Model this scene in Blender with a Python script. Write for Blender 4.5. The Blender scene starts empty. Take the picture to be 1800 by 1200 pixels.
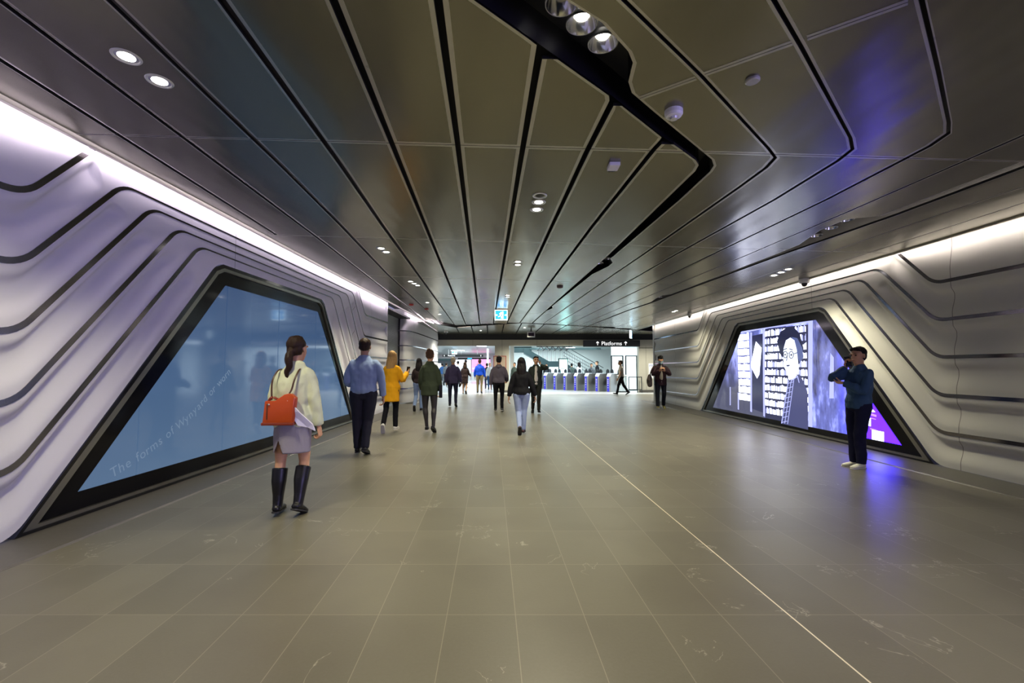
import bpy, bmesh, math, random
from mathutils import Vector, Matrix, noise
C = bpy.context.collection
SC = bpy.context.scene
random.seed(7)
PI = math.pi

# ------------------------------------------------------------------ camera, world, exposure
EYE = 1.41
PITCH = math.atan(45/800)
cd = bpy.data.cameras.new('camera'); cam = bpy.data.objects.new('camera', cd); C.objects.link(cam)
cd.sensor_width = 36; cd.lens = 16; cd.clip_start = .05; cd.clip_end = 300
cam.location = (0, 0, EYE); cam.rotation_euler = (PI/2 + PITCH, 0, 0)
SC.camera = cam
w = bpy.data.worlds.new('world'); SC.world = w; w.use_nodes = True
bg = w.node_tree.nodes['Background']
bg.inputs[0].default_value = (.50, .50, .85, 1); bg.inputs[1].default_value = .30
SC.view_settings.view_transform = 'Standard'; SC.view_settings.look = 'None'
SC.view_settings.exposure = 0.72; SC.view_settings.gamma = 1
SC.view_settings.use_curve_mapping = False
SC.cycles.max_bounces = 6; SC.cycles.diffuse_bounces = 3; SC.cycles.glossy_bounces = 4
SC.cycles.sample_clamp_indirect = 4; SC.cycles.sample_clamp_direct = 0
SC.cycles.caustics_reflective = False; SC.cycles.caustics_refractive = False
SC.cycles.use_denoising = True
SPOT_W = 85.0; COVE_L = 24.0; COVE_R = 15.0; HALL_W = 330.0
WARM = (1.0, .92, .66); COOL = (.80, .93, 1.0)

XL, XR = -4.0, 6.0
def zceil(x): return 3.33 - .03*x

# ------------------------------------------------------------------ materials
def mat(name, col, rough=.5, metal=0.0, emit=None, estr=0.0, spec=.5, **kw):
    m = bpy.data.materials.new(name); m.use_nodes = True
    b = m.node_tree.nodes['Principled BSDF']
    b.inputs['Base Color'].default_value = (*col, 1)
    b.inputs['Roughness'].default_value = rough; b.inputs['Metallic'].default_value = metal
    b.inputs['Specular IOR Level'].default_value = spec
    if emit: b.inputs['Emission Color'].default_value = (*emit, 1); b.inputs['Emission Strength'].default_value = estr
    for k, v in kw.items(): b.inputs[k.replace('_', ' ')].default_value = v
    return m
class N:
    def __init__(s, m): s.t = m.node_tree; s.b = s.t.nodes['Principled BSDF']
    def new(s, typ, **kw):
        n = s.t.nodes.new(typ)
        for k, v in kw.items(): setattr(n, k, v)
        return n
    def link(s, a, b): s.t.links.new(a, b)
    def val(s, sock, v):
        if isinstance(v, (int, float)): sock.default_value = v
        else: s.link(v, sock)
    def math(s, op, a, b=0.0, c=0.0, clamp=False):
        n = s.new('ShaderNodeMath', operation=op, use_clamp=clamp)
        s.val(n.inputs[0], a); s.val(n.inputs[1], b); s.val(n.inputs[2], c); return n.outputs[0]
    def pos(s): return s.new('ShaderNodeNewGeometry').outputs['Position']
    def obj(s): return s.new('ShaderNodeTexCoord').outputs['Object']
    def sep(s, v):
        n = s.new('ShaderNodeSeparateXYZ'); s.link(v, n.inputs[0]); return n.outputs
    def mapping(s, v, sc=(1,1,1), loc=(0,0,0)):
        n = s.new('ShaderNodeMapping'); s.link(v, n.inputs[0]); n.inputs['Scale'].default_value = sc; n.inputs['Location'].default_value = loc; return n.outputs[0]
    def noise(s, v, scale, detail=2, rough=.5, dist=0.0):
        n = s.new('ShaderNodeTexNoise'); s.link(v, n.inputs['Vector']); n.inputs['Scale'].default_value = scale
        n.inputs['Detail'].default_value = detail; n.inputs['Roughness'].default_value = rough; n.inputs['Distortion'].default_value = dist; return n.outputs[0]
    def ramp(s, f, stops):
        n = s.new('ShaderNodeValToRGB'); s.link(f, n.inputs[0]); e = n.color_ramp.elements
        for i, (p, c) in enumerate(stops):
            q = e[i] if i < 2 else e.new(p)
            q.position = p; q.color = (*c, 1) if len(c) == 3 else c
        return n.outputs[0]
    def mix(s, f, a, b, mode='MIX'):
        n = s.new('ShaderNodeMix', data_type='RGBA', blend_type=mode); s.val(n.inputs[0], f)
        for i, v in ((6, a), (7, b)):
            if isinstance(v, tuple): n.inputs[i].default_value = (*v, 1)
            else: s.link(v, n.inputs[i])
        return n.outputs[2]
    def bump(s, h, strength=.2, dist=.01):
        n = s.new('ShaderNodeBump'); s.link(h, n.inputs['Height']); n.inputs['Strength'].default_value = strength; n.inputs['Distance'].default_value = dist
        s.link(n.outputs[0], s.b.inputs['Normal']); return n
    def col(s, v): s.link(v, s.b.inputs['Base Color'])

def floor_mat():
    m = mat('stone_paving', (.2,.19,.15), .3); n = N(m); p = n.sep(n.pos())
    u = n.math('ADD', p[0], n.math('MULTIPLY', p[1], .045))
    fu = n.math('DIVIDE', n.math('SUBTRACT', u, .14), .39); fv = n.math('DIVIDE', n.math('SUBTRACT', p[1], 2.68), .665)
    cu = n.math('FLOOR', fu); cv = n.math('FLOOR', fv)
    du = n.math('MULTIPLY', n.math('SUBTRACT', .5, n.math('ABSOLUTE', n.math('SUBTRACT', n.math('FRACT', fu), .5))), .39)
    dv = n.math('MULTIPLY', n.math('SUBTRACT', .5, n.math('ABSOLUTE', n.math('SUBTRACT', n.math('FRACT', fv), .5))), .665)
    line = n.math('LESS_THAN', n.math('MINIMUM', du, dv), .0022)
    cmb = n.new('ShaderNodeCombineXYZ'); n.link(cu, cmb.inputs[0]); n.link(cv, cmb.inputs[1])
    wn = n.new('ShaderNodeTexWhiteNoise', noise_dimensions='3D'); n.link(cmb.outputs[0], wn.inputs['Vector'])
    base = n.ramp(wn.outputs['Value'], [(0, (.112,.104,.072)), (.5, (.128,.119,.083)), (1, (.155,.145,.103))])
    fine = n.noise(n.pos(), 55, 3, .7)
    base = n.mix(n.math('MULTIPLY', fine, .5), base, (.19,.18,.15), 'MIX')
    big = n.noise(n.pos(), 1.1, 3)
    base = n.mix(n.math('MULTIPLY', n.math('SUBTRACT', big, .45, clamp=True), 1.2), base, (.075,.062,.045))
    vv = n.noise(n.mapping(n.pos(), (1.3,1.3,1)), 1.4, 5, .55, 1.2)
    vein = n.math('SUBTRACT', 1, n.math('MULTIPLY', n.math('ABSOLUTE', n.math('SUBTRACT', vv, .5)), 160), clamp=True)
    vmask = n.math('GREATER_THAN', n.noise(n.pos(), 1.7, 1), .60)
    base = n.mix(n.math('MULTIPLY', n.math('MULTIPLY', vein, vmask), .5), base, (.5,.47,.38))
    # the one wide pale movement joint
    mj = n.math('LESS_THAN', n.math('ABSOLUTE', n.math('SUBTRACT', u, 1.70)), .0045)
    line = n.math('MULTIPLY', line, .5)
    base = n.mix(line, base, (.34,.31,.24)); base = n.mix(mj, base, (.75,.68,.52))
    n.col(base)
    n.link(n.math('ADD', n.math('MULTIPLY', fine, .12), .31), n.b.inputs['Roughness'])
    n.bump(n.math('SUBTRACT', fine, n.math('MULTIPLY', line, 2)), .12, .003)
    return m
M = {}
M['floor'] = floor_mat()
M['kerb'] = mat('kerb_stone', (.085,.08,.068), .4)
def speck(m, sc, a, amt, rough=None, bump=.05):
    n = N(m); c = m.node_tree.nodes['Principled BSDF'].inputs['Base Color'].default_value[:3]
    f = n.noise(n.obj(), sc, 3, .6); n.col(n.mix(n.math('MULTIPLY', f, amt), tuple(c), a)); n.bump(f, bump, .004); return m
speck(M['kerb'], 30, (.14,.13,.11), .6)
def wall_mat(name, col, seams):
    m = mat(name, col, .62, spec=.35); n = N(m); p = n.sep(n.pos()); acc = None
    for s in seams:
        d = n.math('LESS_THAN', n.math('ABSOLUTE', n.math('SUBTRACT', p[1], s)), .005)
        acc = d if acc is None else n.math('MAXIMUM', acc, d)
    f = n.noise(n.pos(), 2.0, 3)
    base = n.mix(n.math('MULTIPLY', f, .12), col, (.55,.54,.52))
    if acc is not None: base = n.mix(n.math('MULTIPLY', acc, .8), base, (.12,.12,.11))
    n.col(base); return m
M['wall_l'] = wall_mat('left_wall_cast_panel', (.74,.73,.76), [6.5, 11.55, 12.9])
M['wall_r'] = wall_mat('right_wall_cast_panel', (.72,.71,.67), [6.17, 9.05, 16.8])
M['wall_far'] = wall_mat('far_wall_cast_panel', (.70,.69,.69), [18.6])
M['strip'] = mat('dark_mirror_strip', (.20,.19,.21), .16, 1.0)
def ceil_mat(name, c, r):
    m = mat(name, c, r, .85); n = N(m)
    v = n.mapping(n.pos(), (1.0, .28, 1)); f = n.noise(v, 1.6, 2); g = n.noise(n.pos(), 260, 1)
    h = n.math('ADD', n.math('MULTIPLY', f, 1.0), n.math('MULTIPLY', g, .004)); n.bump(h, .20, .12)
    sp = n.noise(n.pos(), 9, 2); spot = n.math('MULTIPLY', n.math('GREATER_THAN', sp, .74), .25)
    k = n.noise(n.mapping(n.pos(), (1,.5,1)), .8, 2)
    n.col(n.mix(spot, n.mix(n.math('MULTIPLY', k, .5), c, tuple(x*.72 for x in c)), (.12,.10,.07)))
    n.link(n.math('ADD', n.math('MULTIPLY', k, .12), r-.06), n.b.inputs['Roughness'])
    m.node_tree.nodes['Principled BSDF'].inputs['Anisotropic'].default_value = .0
    return m
M['ceil'] = ceil_mat('brushed_ceiling_metal', (.235,.222,.160), .24)
M['ceil_edge'] = ceil_mat('ceiling_panel_edge', (.50,.48,.42), .32)
M['black'] = mat('matt_black', (.006,.006,.007), .6)
M['gloss_black'] = mat('gloss_black', (.008,.008,.010), .12)
M['bezel'] = mat('black_glass_border', (.004,.004,.006), .10, spec=.2)
M['frame'] = mat('screen_frame_metal', (.30,.29,.25), .28, .9)
M['steel'] = mat('brushed_steel', (.55,.55,.54), .3, .9)
M['white'] = mat('white_plastic', (.80,.80,.78), .4)
M['lampring'] = mat('lamp_ring', (.70,.70,.68), .3, .6)
M['reflector'] = mat('lamp_reflector', (.85,.85,.82), .12, 1.0)
M['lamp'] = mat('lamp_glow', (1,1,1), .5, emit=(1,.96,.88), estr=12)
M['cove_l'] = mat('left_cove_glow', (1,1,1), .5, emit=(.98,.84,.95), estr=COVE_L)
M['cove_r'] = mat('right_cove_glow', (1,1,1), .5, emit=(1.0,.88,.80), estr=COVE_R)
M['beige'] = speck(mat('beige_fascia', (.46,.44,.35), .5), 3, (.40,.38,.30), .6)
M['glass'] = mat('clear_glass', (.75,.9,.9), .03, Transmission_Weight=.0, Alpha=.18)
M['tealglass'] = mat('teal_glass', (.10,.22,.22), .06)
M['red'] = mat('red_plastic', (.5,.03,.02), .4)

# ------------------------------------------------------------------ mesh helpers
def mk(name, verts, faces, m, parent=None, smooth=False, mi=None):
    me = bpy.data.meshes.new(name); me.from_pydata([tuple(v) for v in verts], [], faces)
    ms = m if isinstance(m, list) else [m]
    for x in ms: me.materials.append(x)
    if mi: me.polygons.foreach_set('material_index', mi)
    if smooth: me.polygons.foreach_set('use_smooth', [True]*len(me.polygons))
    me.update(); o = bpy.data.objects.new(name, me); C.objects.link(o)
    if parent: o.parent = parent
    return o
def fromb(name, bm, m, parent=None, smooth=False, bevel=0):
    if bevel: bmesh.ops.bevel(bm, geom=list(bm.edges), offset=bevel, segments=2, affect='EDGES', profile=.5)
    me = bpy.data.meshes.new(name); bm.to_mesh(me); bm.free()
    for x in (m if isinstance(m, list) else [m]): me.materials.append(x)
    if smooth: me.polygons.foreach_set('use_smooth', [True]*len(me.polygons))
    o = bpy.data.objects.new(name, me); C.objects.link(o)
    if parent: o.parent = parent
    return o
def bx(bm, x0, x1, y0, y1, z0, z1):
    vs = [bm.verts.new((x, y, z)) for z in (z0, z1) for y in (y0, y1) for x in (x0, x1)]
    for f in ((0,2,3,1),(4,5,7,6),(0,1,5,4),(2,6,7,3),(0,4,6,2),(1,3,7,5)): bm.faces.new([vs[i] for i in f])
    return bm
def box(name, x0, x1, y0, y1, z0, z1, m, parent=None, bevel=0):
    return fromb(name, bx(bmesh.new(), x0, x1, y0, y1, z0, z1), m, parent, bevel=bevel)
def cyl(bm, a, b, r0, r1=None, n=16, caps=True):
    a = Vector(a); b = Vector(b); r1 = r0 if r1 is None else r1; t = (b-a).normalized()
    s = t.orthogonal().normalized(); u = t.cross(s)
    A = [bm.verts.new(a + (s*math.cos(k*2*PI/n) + u*math.sin(k*2*PI/n))*r0) for k in range(n)]
    B = [bm.verts.new(b + (s*math.cos(k*2*PI/n) + u*math.sin(k*2*PI/n))*r1) for k in range(n)]
    for k in range(n): bm.faces.new([A[k], A[(k+1)%n], B[(k+1)%n], B[k]])
    if caps: bm.faces.new(A[::-1]); bm.faces.new(B)
    return bm
def lathe(bm, c, prof, n=24, axis='z'):
    rings = []
    for r, z in prof:
        rings.append([bm.verts.new((c[0]+r*math.cos(k*2*PI/n), c[1]+r*math.sin(k*2*PI/n), c[2]+z)) for k in range(n)])
    for a, b in zip(rings, rings[1:]):
        for k in range(n): bm.faces.new([a[k], a[(k+1)%n], b[(k+1)%n], b[k]])
    return bm
def tag(o, label, cat, group=None):
    o['label'] = label; o['category'] = cat
    if group: o['group'] = group
    return o
def st(o): o['kind'] = 'structure'; return o
def thing(name, label, cat, loc=(0,0,0), rz=0, group=None):
    o = bpy.data.objects.new(name, None); C.objects.link(o); o.location = loc; o.rotation_euler = (0,0,rz)
    o.empty_display_size = .1
    return tag(o, label, cat, group)
def prism(name, poly, axis, a, b, m, parent=None, bevel=0):
    """polygon in (p,q) extruded from a to b along axis: 'x' -> poly is (y,z); 'y' -> (x,z); 'z' -> (x,y)"""
    bm = bmesh.new()
    def P(p, q, t): return {'x': (t,p,q), 'y': (p,t,q), 'z': (p,q,t)}[axis]
    A = [bm.verts.new(P(p,q,a)) for p,q in poly]; B = [bm.verts.new(P(p,q,b)) for p,q in poly]; n = len(poly)
    bm.faces.new(A); bm.faces.new(B[::-1])
    for k in range(n): bm.faces.new([A[k], B[k], B[(k+1)%n], A[(k+1)%n]])
    bmesh.ops.recalc_face_normals(bm, faces=bm.faces)
    return fromb(name, bm, m, parent, bevel=bevel)

# ------------------------------------------------------------------ floor
st(mk('floor', [(-8,-5,0),(12,-5,0),(12,24,0),(-8,24,0)], [(0,1,2,3)], M['floor']))
hallm = speck(mat('pale_hall_floor', (.62,.64,.64), .25), 8, (.5,.52,.52), .4)
st(mk('floor.001', [(-14,24,0),(16,24,0),(16,60,0),(-14,60,0)], [(0,1,2,3)], hallm))
def kerb(name, x0, x1, y0, y1):
    s = 1 if x1 > x0 else -1
    return st(mk(name, [(x0,y0,.0),(x0+.02*s,y0,.012),(x1,y0,.03),(x0,y1,.0),(x0+.02*s,y1,.012),(x1,y1,.03)], [(0,1,4,3),(1,2,5,4)], M['kerb']))
kerb('baseboard_left', -3.52, -4.12, -5, 14.6); kerb('baseboard_right', 5.42, 6.1, -5, 19.2)
kerb('baseboard_left.001', -3.75, -4.2, 17.75, 24.9)

# ------------------------------------------------------------------ ceiling panels between the dark gaps
LINES = [
 [(-3.84,0),(-3.82,24)],
 [(-3.30,0),(-3.37,2.9),(-3.62,6.88),(-3.84,6.92),(-3.84,24)],
 [(-2.70,0),(-2.80,2.4),(-3.05,7.43),(-3.34,12.2),(-3.74,19.07),(-3.83,20.5),(-3.83,24)],
 [(-2.12,0),(-2.18,2.4),(-2.28,4.42),(-2.40,6.2),(-2.68,9.6),(-3.34,21.8),(-3.5,24)],
 [(-1.5,0),(-1.56,2.35),(-1.67,4.34),(-1.81,6.28),(-2.75,21.9),(-2.9,24)],
 [(-.86,0),(-.95,2.32),(-1.20,6.22),(-2.12,20.56),(-2.3,24)],
 [(-.26,0),(-.39,2.3),(-.47,3.82),(-.61,6.2),(-1.40,19.5),(-1.6,24)],
 [(.30,0),(.17,2.63),(.09,3.96),(-.03,6.11),(-.79,19.5),(-1.0,24)],
 [(.87,0),(.72,3.15),(.66,3.93),(.54,6.05),(-.2,19.5),(-.4,24)],
 [(1.43,0),(1.26,3.64),(1.23,3.85),(1.08,6.0),(.36,19.2),(.1,24)],
]
KL = [(-2.6,0),(-.18,2.29),(.71,3.1),(1.25,3.64),(1.66,4.02),(1.73,4.12),(1.75,4.25),(1.61,7.6),(.88,18.9),(.6,24)]
KR = [(-2.0,0),(.25,2.25),(.50,2.42),(.70,2.64),(.755,2.74),(.775,2.93),(.83,3.05),(1.06,3.28),(1.80,4.00),(1.87,4.12),(1.89,4.25),(1.87,5.0),(1.71,7.6),(1.69,7.75),(1.80,8.05),(1.79,8.35),(1.62,9.1),(1.24,14.0),(1.30,14.5),(1.16,15.2),(.94,18.9),(.7,24)]
R1 = [(-1.9,0),(.58,2.26),(1.23,2.85),(2.18,3.77),(2.33,3.93),(2.36,4.13),(2.34,4.6),(2.16,7.5),(2.05,9),(1.42,18.7),(1.1,24)]
R2 = [(-1.0,0),(1.34,2.23),(1.69,2.56),(2.72,3.56),(2.87,3.74),(2.90,3.95),(2.88,4.9),(2.67,7.5),(2.50,10),(1.9,19.5),(1.6,24)]
R3 = [(.3,0),(2.08,2.21),(2.66,2.74),(3.26,3.30),(3.40,3.45),(3.44,3.65),(3.42,4.84),(3.24,7.4),(2.96,11.75),(2.45,20),(2.2,24)]
R4 = [(4.1,0),(3.98,3.44),(3.91,5.1),(3.79,7.33),(3.37,13.4),(2.95,20.2),(2.7,24)]
TL = [(4.6,0),(4.50,3.0),(4.45,3.9),(4.37,5.3),(4.08,5.45),(4.06,5.9),(4.22,6.6),(4.20,7.28),(3.94,11.2),(3.80,11.4),(3.80,11.9),(3.86,12.6),(3.66,14.57),(3.35,20.2),(3.1,24)]
TR = [(4.75,0),(4.65,3.0),(4.60,3.9),(4.53,5.3),(4.32,7.28),(3.95,12.6),(3.74,14.57),(3.41,20.2),(3.2,24)]
S1 = [(5.1,0),(5.02,4.37),(4.92,6.4),(4.84,10.9),(4.72,15),(4.6,24)]
S2 = [(5.5,0),(5.48,4.75),(5.50,13),(5.5,24)]
CV = [(5.86,0),(5.86,24)]
JOINTS = [-2.25, .8, 3.87, 6.9, 9.95, 13.0, 16.05, 19.1]
def at(line, y):
    for (x0,y0),(x1,y1) in zip(line, line[1:]):
        if y0 <= y <= y1: return x0 + (x1-x0)*(y-y0)/(y1-y0)
    return line[0][0] + (line[1][0]-line[0][0])*(y-line[0][1])/(line[1][1]-line[0][1]) if y < line[0][1] else line[-1][0]
def yend(x):   # bent far edge of the main ceiling
    pts = [(-4.2,19.3),(-3.74,19.07),(-2.69,21.88),(.42,19.52),(3.37,20.17),(6.9,21.76)]
    for (a,b),(c,d) in zip(pts, pts[1:]):
        if a <= x <= c: return b+(d-b)*(x-a)/(c-a)
    return 21
G = .022; EDGE = .030
cv, cf, cm = [], [], []
def ceil_strip(L, R, gl=G, gr=G, y0=-4.5, limit=None, joints=JOINTS, dy_near=.06, ylim=24, EDGE=.028):
    ys = set()
    y = y0
    while y < 22.5: ys.add(round(y,3)); y += dy_near if 2.2 < y < 4.6 else (.25 if y < 9 else .5)
    for line in (L, R):
        for _, b in line:
            if y0 < b < 22: ys.add(round(b,3))
    for j in joints:
        for d in (-EDGE-.004, -.004, .004, EDGE+.004): ys.add(round(j+d,3))
    ys = sorted(ys)
    def row(y):
        l = at(L,y)+gl; r = at(R,y)-gr
        if limit is not None: r = min(r, at(limit,y)-.02)
        if r-l < .03: return None
        e = min(EDGE, (r-l)*.3)
        return [l, l+e, r-e, r]
    for a, b in zip(ys, ys[1:]):
        ra, rb = row(a), row(b)
        if not ra or not rb: continue
        mid = .5*(a+b)
        if any(abs(mid-j) < .004 for j in joints): continue
        if mid > yend(.5*(ra[0]+ra[3]))-.05 or mid > ylim: continue
        jb = any(abs(mid-j) < EDGE+.004 for j in joints)
        base = len(cv)
        for yy, r in ((a,ra),(b,rb)):
            for x in r: cv.append((x, yy, zceil(x)))
        for k in range(3):
            cf.append((base+k, base+4+k, base+5+k, base+1+k)); cm.append(1 if (jb or k != 1) else 0)
for i in range(len(LINES)-1): ceil_strip(LINES[i], LINES[i+1], limit=KL, gl=.024, gr=.024, EDGE=(.010,.012,.014,.018,.024,.030,.032,.030,.026)[i])
ceil_strip(LINES[-1], KL, gr=.0)
RJ = [6.9, 9.95, 13.0, 16.05, 19.1, 3.87]
for a, b, g1, g2 in ((KR,R1,0,.017),(R1,R2,.017,.017),(R2,R3,.017,.017),(R3,R4,.017,.012),(R4,TL,.012,0),(TR,S1,0,.008),(S1,S2,.008,.008),(S2,CV,.008,0)):
    ceil_strip(a, b, g1, g2, joints=RJ, EDGE=.024 if a in (KR, R1, R2) else .011)
co = st(mk('ceiling', cv, cf, [M['ceil'], M['ceil_edge'], M['black']], mi=cm))
bm = bmesh.new(); bm.from_mesh(co.data); bmesh.ops.remove_doubles(bm, verts=bm.verts, dist=.0005); bm.to_mesh(co.data); bm.free()
sm = co.modifiers.new('s', 'SOLIDIFY'); sm.thickness = .025; sm.offset = -1; sm.material_offset_rim = 2
# skewed joints on the first leg of the folded panels
jb = bmesh.new()
for (ax,ay),(bx_,by_) in (((.90,3.11),(1.20,2.87)),((1.24,2.83),(1.62,2.53)),((1.68,2.49),(2.02,2.22))):
    d = Vector((bx_-ax, by_-ay)).normalized(); q = [(ax,ay),(bx_,by_)]
    for hw, lift, mi_ in ((.026,.0010,0),(.0028,.0018,1)):
        nn = Vector((-d.y, d.x))*hw
        vs = [jb.verts.new((p[0]+s*nn.x, p[1]+s*nn.y, zceil(p[0])-lift)) for s, pp in ((1,q),(-1,q[::-1])) for p in pp]
        jb.faces.new(vs).material_index = mi_
st(fromb('trim_5', jb, [M['ceil_edge'], M['black']]))
# black void above, the transition beyond the bent edge, and the black band over the opening
st(mk('ceiling.001', [(-4.6,-4.6,zceil(-4.6)+.22),(6.4,-4.6,zceil(6.4)+.22),(6.4,22,zceil(6.4)+.22),(-4.6,22,zceil(-4.6)+.22)], [(0,3,2,1)], M['black']))
BH = 25.5
ee = [(-4.2,19.3),(-3.74,19.07),(-2.69,21.88),(.42,19.52),(3.37,20.17),(6.9,21.76),(9.5,22.2)]
tv, tf, tm = [], [], []
for k in range(len(ee)-1):
    (xa,ya),(xb,yb) = ee[k], ee[k+1]; nn = max(1, int((xb-xa)/.75))
    for q in range(nn):
        x0 = xa+(xb-xa)*q/nn+.025; x1 = xa+(xb-xa)*(q+1)/nn-.025
        y0 = ya+(yb-ya)*q/nn+.06; y1 = ya+(yb-ya)*(q+1)/nn+.06
        s = len(tv); sh = -.22
        tv += [(x0,y0,min(zceil(x0),3.33)-.02+.0),(x1,y1,min(zceil(x1),3.33)-.02),(x1+sh,BH-.1,3.24),(x0+sh,BH-.1,3.24)]; tf.append((s,s+3,s+2,s+1))
o = st(mk('ceiling.002', tv, tf, M['ceil'])); sm = o.modifiers.new('s','SOLIDIFY'); sm.thickness = .02; sm.offset = -1
st(mk('ceiling.003', [(-5,18.8,3.75),(10,18.8,3.75),(10,26,3.55),(-5,26,3.55)], [(0,3,2,1)], M['black']))
st(box('trim_1', -4.9, 9.4, BH-.12, BH+.3, 2.94, 3.6, M['black']))
# reveal face where the main ceiling stops at the channel: inner sides of the dark channel
def ribbon_side(name, line, z0, z1, ya, yb, m):
    v, f = [], []
    pts = [(at(line,ya),ya)] + [p for p in line if ya < p[1] < yb] + [(at(line,yb),yb)]
    for x, y in pts: v += [(x,y,zceil(x)+z0),(x,y,zceil(x)+z1)]
    for k in range(len(pts)-1): f.append((2*k,2*k+1,2*k+3,2*k+2))
    return st(mk(name, v, f, m))
ribbon_side('trim_2', KL, .0, .2, 0, 19, M['gloss_black']); ribbon_side('trim_3', KR, .0, .2, 0, 19, M['gloss_black'])

# ------------------------------------------------------------------ folded, ribbed side walls
def rounded(pts, rad, nseg, narc):
    """polyline -> samples; corners become arcs, the same number of samples for every line of a wall"""
    P = [Vector(p) for p in pts]; out = []
    n = len(P); ends = []
    for i in range(n):
        if i in (0, n-1): ends.append((P[i], P[i], [P[i]])); continue
        a = (P[i-1]-P[i]); b = (P[i+1]-P[i]); ra = min(rad[i], a.length*.45, b.length*.45)
        p = P[i]+a.normalized()*ra; q = P[i]+b.normalized()*ra
        arc = [(p*(1-t)**2 + P[i]*2*t*(1-t) + q*t*t) for t in [k/narc for k in range(narc+1)]]
        ends.append((p, q, arc))
    tags = []
    for i in range(n):
        if i > 0 and i < n-1:
            for k, v in enumerate(ends[i][2]): out.append(v); tags.append(('arc', i, k/narc))
        elif i == 0: out.append(P[0]); tags.append(('arc', 0, 0))
        else: out.append(P[-1]); tags.append(('arc', i, 0)); break
        q = ends[i][1]; p2 = ends[i+1][0]
        for k in range(1, nseg[i]): t = k/nseg[i]; out.append(q.lerp(p2, t)); tags.append(('seg', i, t))
    return out, tags
def prof(v):   # depth of the scoop across one band, v = 0 at the upper strip
    def ss(a,b,x): t = min(1,max(0,(x-a)/(b-a))); return t*t*(3-2*t)
    return ss(.16,.36,v)*(1-ss(.42,.86,v))
def build_wall(name, X, sgn, lines, rad, m, depth, bands, xoff=lambda s: 0, nseg=(14,44,14,44,14), narc=6, NV=22, tops=(2,)):
    """lines: list of polylines in (y,z); sgn +1 if the room is on the +x side of the wall"""
    S = [rounded(l, rad, nseg, narc) for l in lines]
    v, f = [], []
    for b in bands:
        A, tg = S[b]; B, _ = S[b+1]; base = len(v)
        for i in range(len(A)):
            kind, seg, t = tg[i]
            def mask():
                if seg == 2 and kind == 'seg': return 0
                if kind == 'seg':
                    if seg == 1: return 1-min(1,max(0,(t-.875)/.025))
                    if seg == 3: return min(1,max(0,(t-.10)/.03))
                    return 1
                return 0 if seg in (2,3) else 1
            mk_ = mask()
            for j in range(NV+1):
                q = A[i].lerp(B[i], j/NV)
                v.append((X - sgn*depth*prof(j/NV)*mk_ + xoff(q.x), q.x, q.y))
        W = NV+1
        for i in range(len(A)-1):
            for j in range(NV): a = base+i*W+j; f.append((a,a+1,a+W+1,a+W) if sgn > 0 else (a,a+W,a+W+1,a+1))
    return st(mk(name, v, f, m, smooth=True)), S
def strip(name, X, sgn, samples, tags, widths, m, lo=0, hi=None, zmax=9, xoff=lambda s: 0):
    pts = samples; n = len(pts); v, f = [], []; keep = []
    for i in range(n):
        kind, seg, t = tags[i]
        wseg = widths[min(seg, len(widths)-1)]
        if kind == 'arc' and 0 < seg < n: wseg = widths[seg-1]*(1-t)+widths[min(seg,len(widths)-1)]*t
        a = pts[max(0,i-1)]; b = pts[min(n-1,i+1)]; d = (b-a).normalized(); nn = Vector((-d.y, d.x))*wseg/2
        for s, e in ((1,.0),(1,.006),(-1,.006),(-1,.0)):
            q = pts[i]+nn*s; v.append((X+sgn*e+xoff(q.x), q.x, q.y))
        keep.append(pts[i].y <= zmax and (hi is None or lo <= seg <= hi))
    for i in range(n-1):
        if not (keep[i] and keep[i+1]): continue
        for k in range(3): a = 4*i+k; f.append((a,a+1,a+5,a+4) if sgn < 0 else (a,a+4,a+5,a+1))
    o = mk(name, v, f, m, smooth=False); bm = bmesh.new(); bm.from_mesh(o.data)
    bmesh.ops.delete(bm, geom=[q for q in bm.verts if not q.link_faces], context='VERTS')
    bmesh.ops.recalc_face_normals(bm, faces=bm.faces); bm.to_mesh(o.data); bm.free()
    return st(o)
Y0, ZT = -4.8, 3.72
L_lines = [
 [(Y0,ZT),(3.0,ZT),(4.45,ZT),(11.45,ZT),(11.9,ZT),(14.6,ZT)],
 [(Y0,2.83),(3.66,2.83),(4.38,3.66),(11.5,3.66),(12.33,2.83),(14.6,2.83)],
 [(Y0,2.25),(3.66,2.25),(4.58,3.28),(11.35,3.28),(12.27,2.25),(14.6,2.25)],
 [(Y0,1.69),(3.66,1.69),(4.96,3.17),(10.98,3.17),(12.18,1.69),(14.6,1.69)],
 [(Y0,1.12),(3.67,1.12),(5.36,3.06),(10.52,3.06),(12.08,1.12),(14.6,1.12)],
 [(Y0,.57),(3.69,.57),(5.74,2.95),(10.08,2.95),(11.98,.57),(14.6,.57)],
 [(Y0,.03),(3.72,.03),(6.12,2.83),(9.60,2.83),(11.74,.03),(14.6,.03)],
]
RADL = [0,.16,.16,.14,.16,0]
wl, SL = build_wall('wall_left', XL, 1, L_lines, RADL, M['wall_l'], .066, range(6))
for k in range(1,6):
    strip('trim_%d' % (10+k), XL, 1, SL[k][0], SL[k][1], [.055,.05,.020,.022,.045], M['strip'], zmax=3.6)
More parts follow.
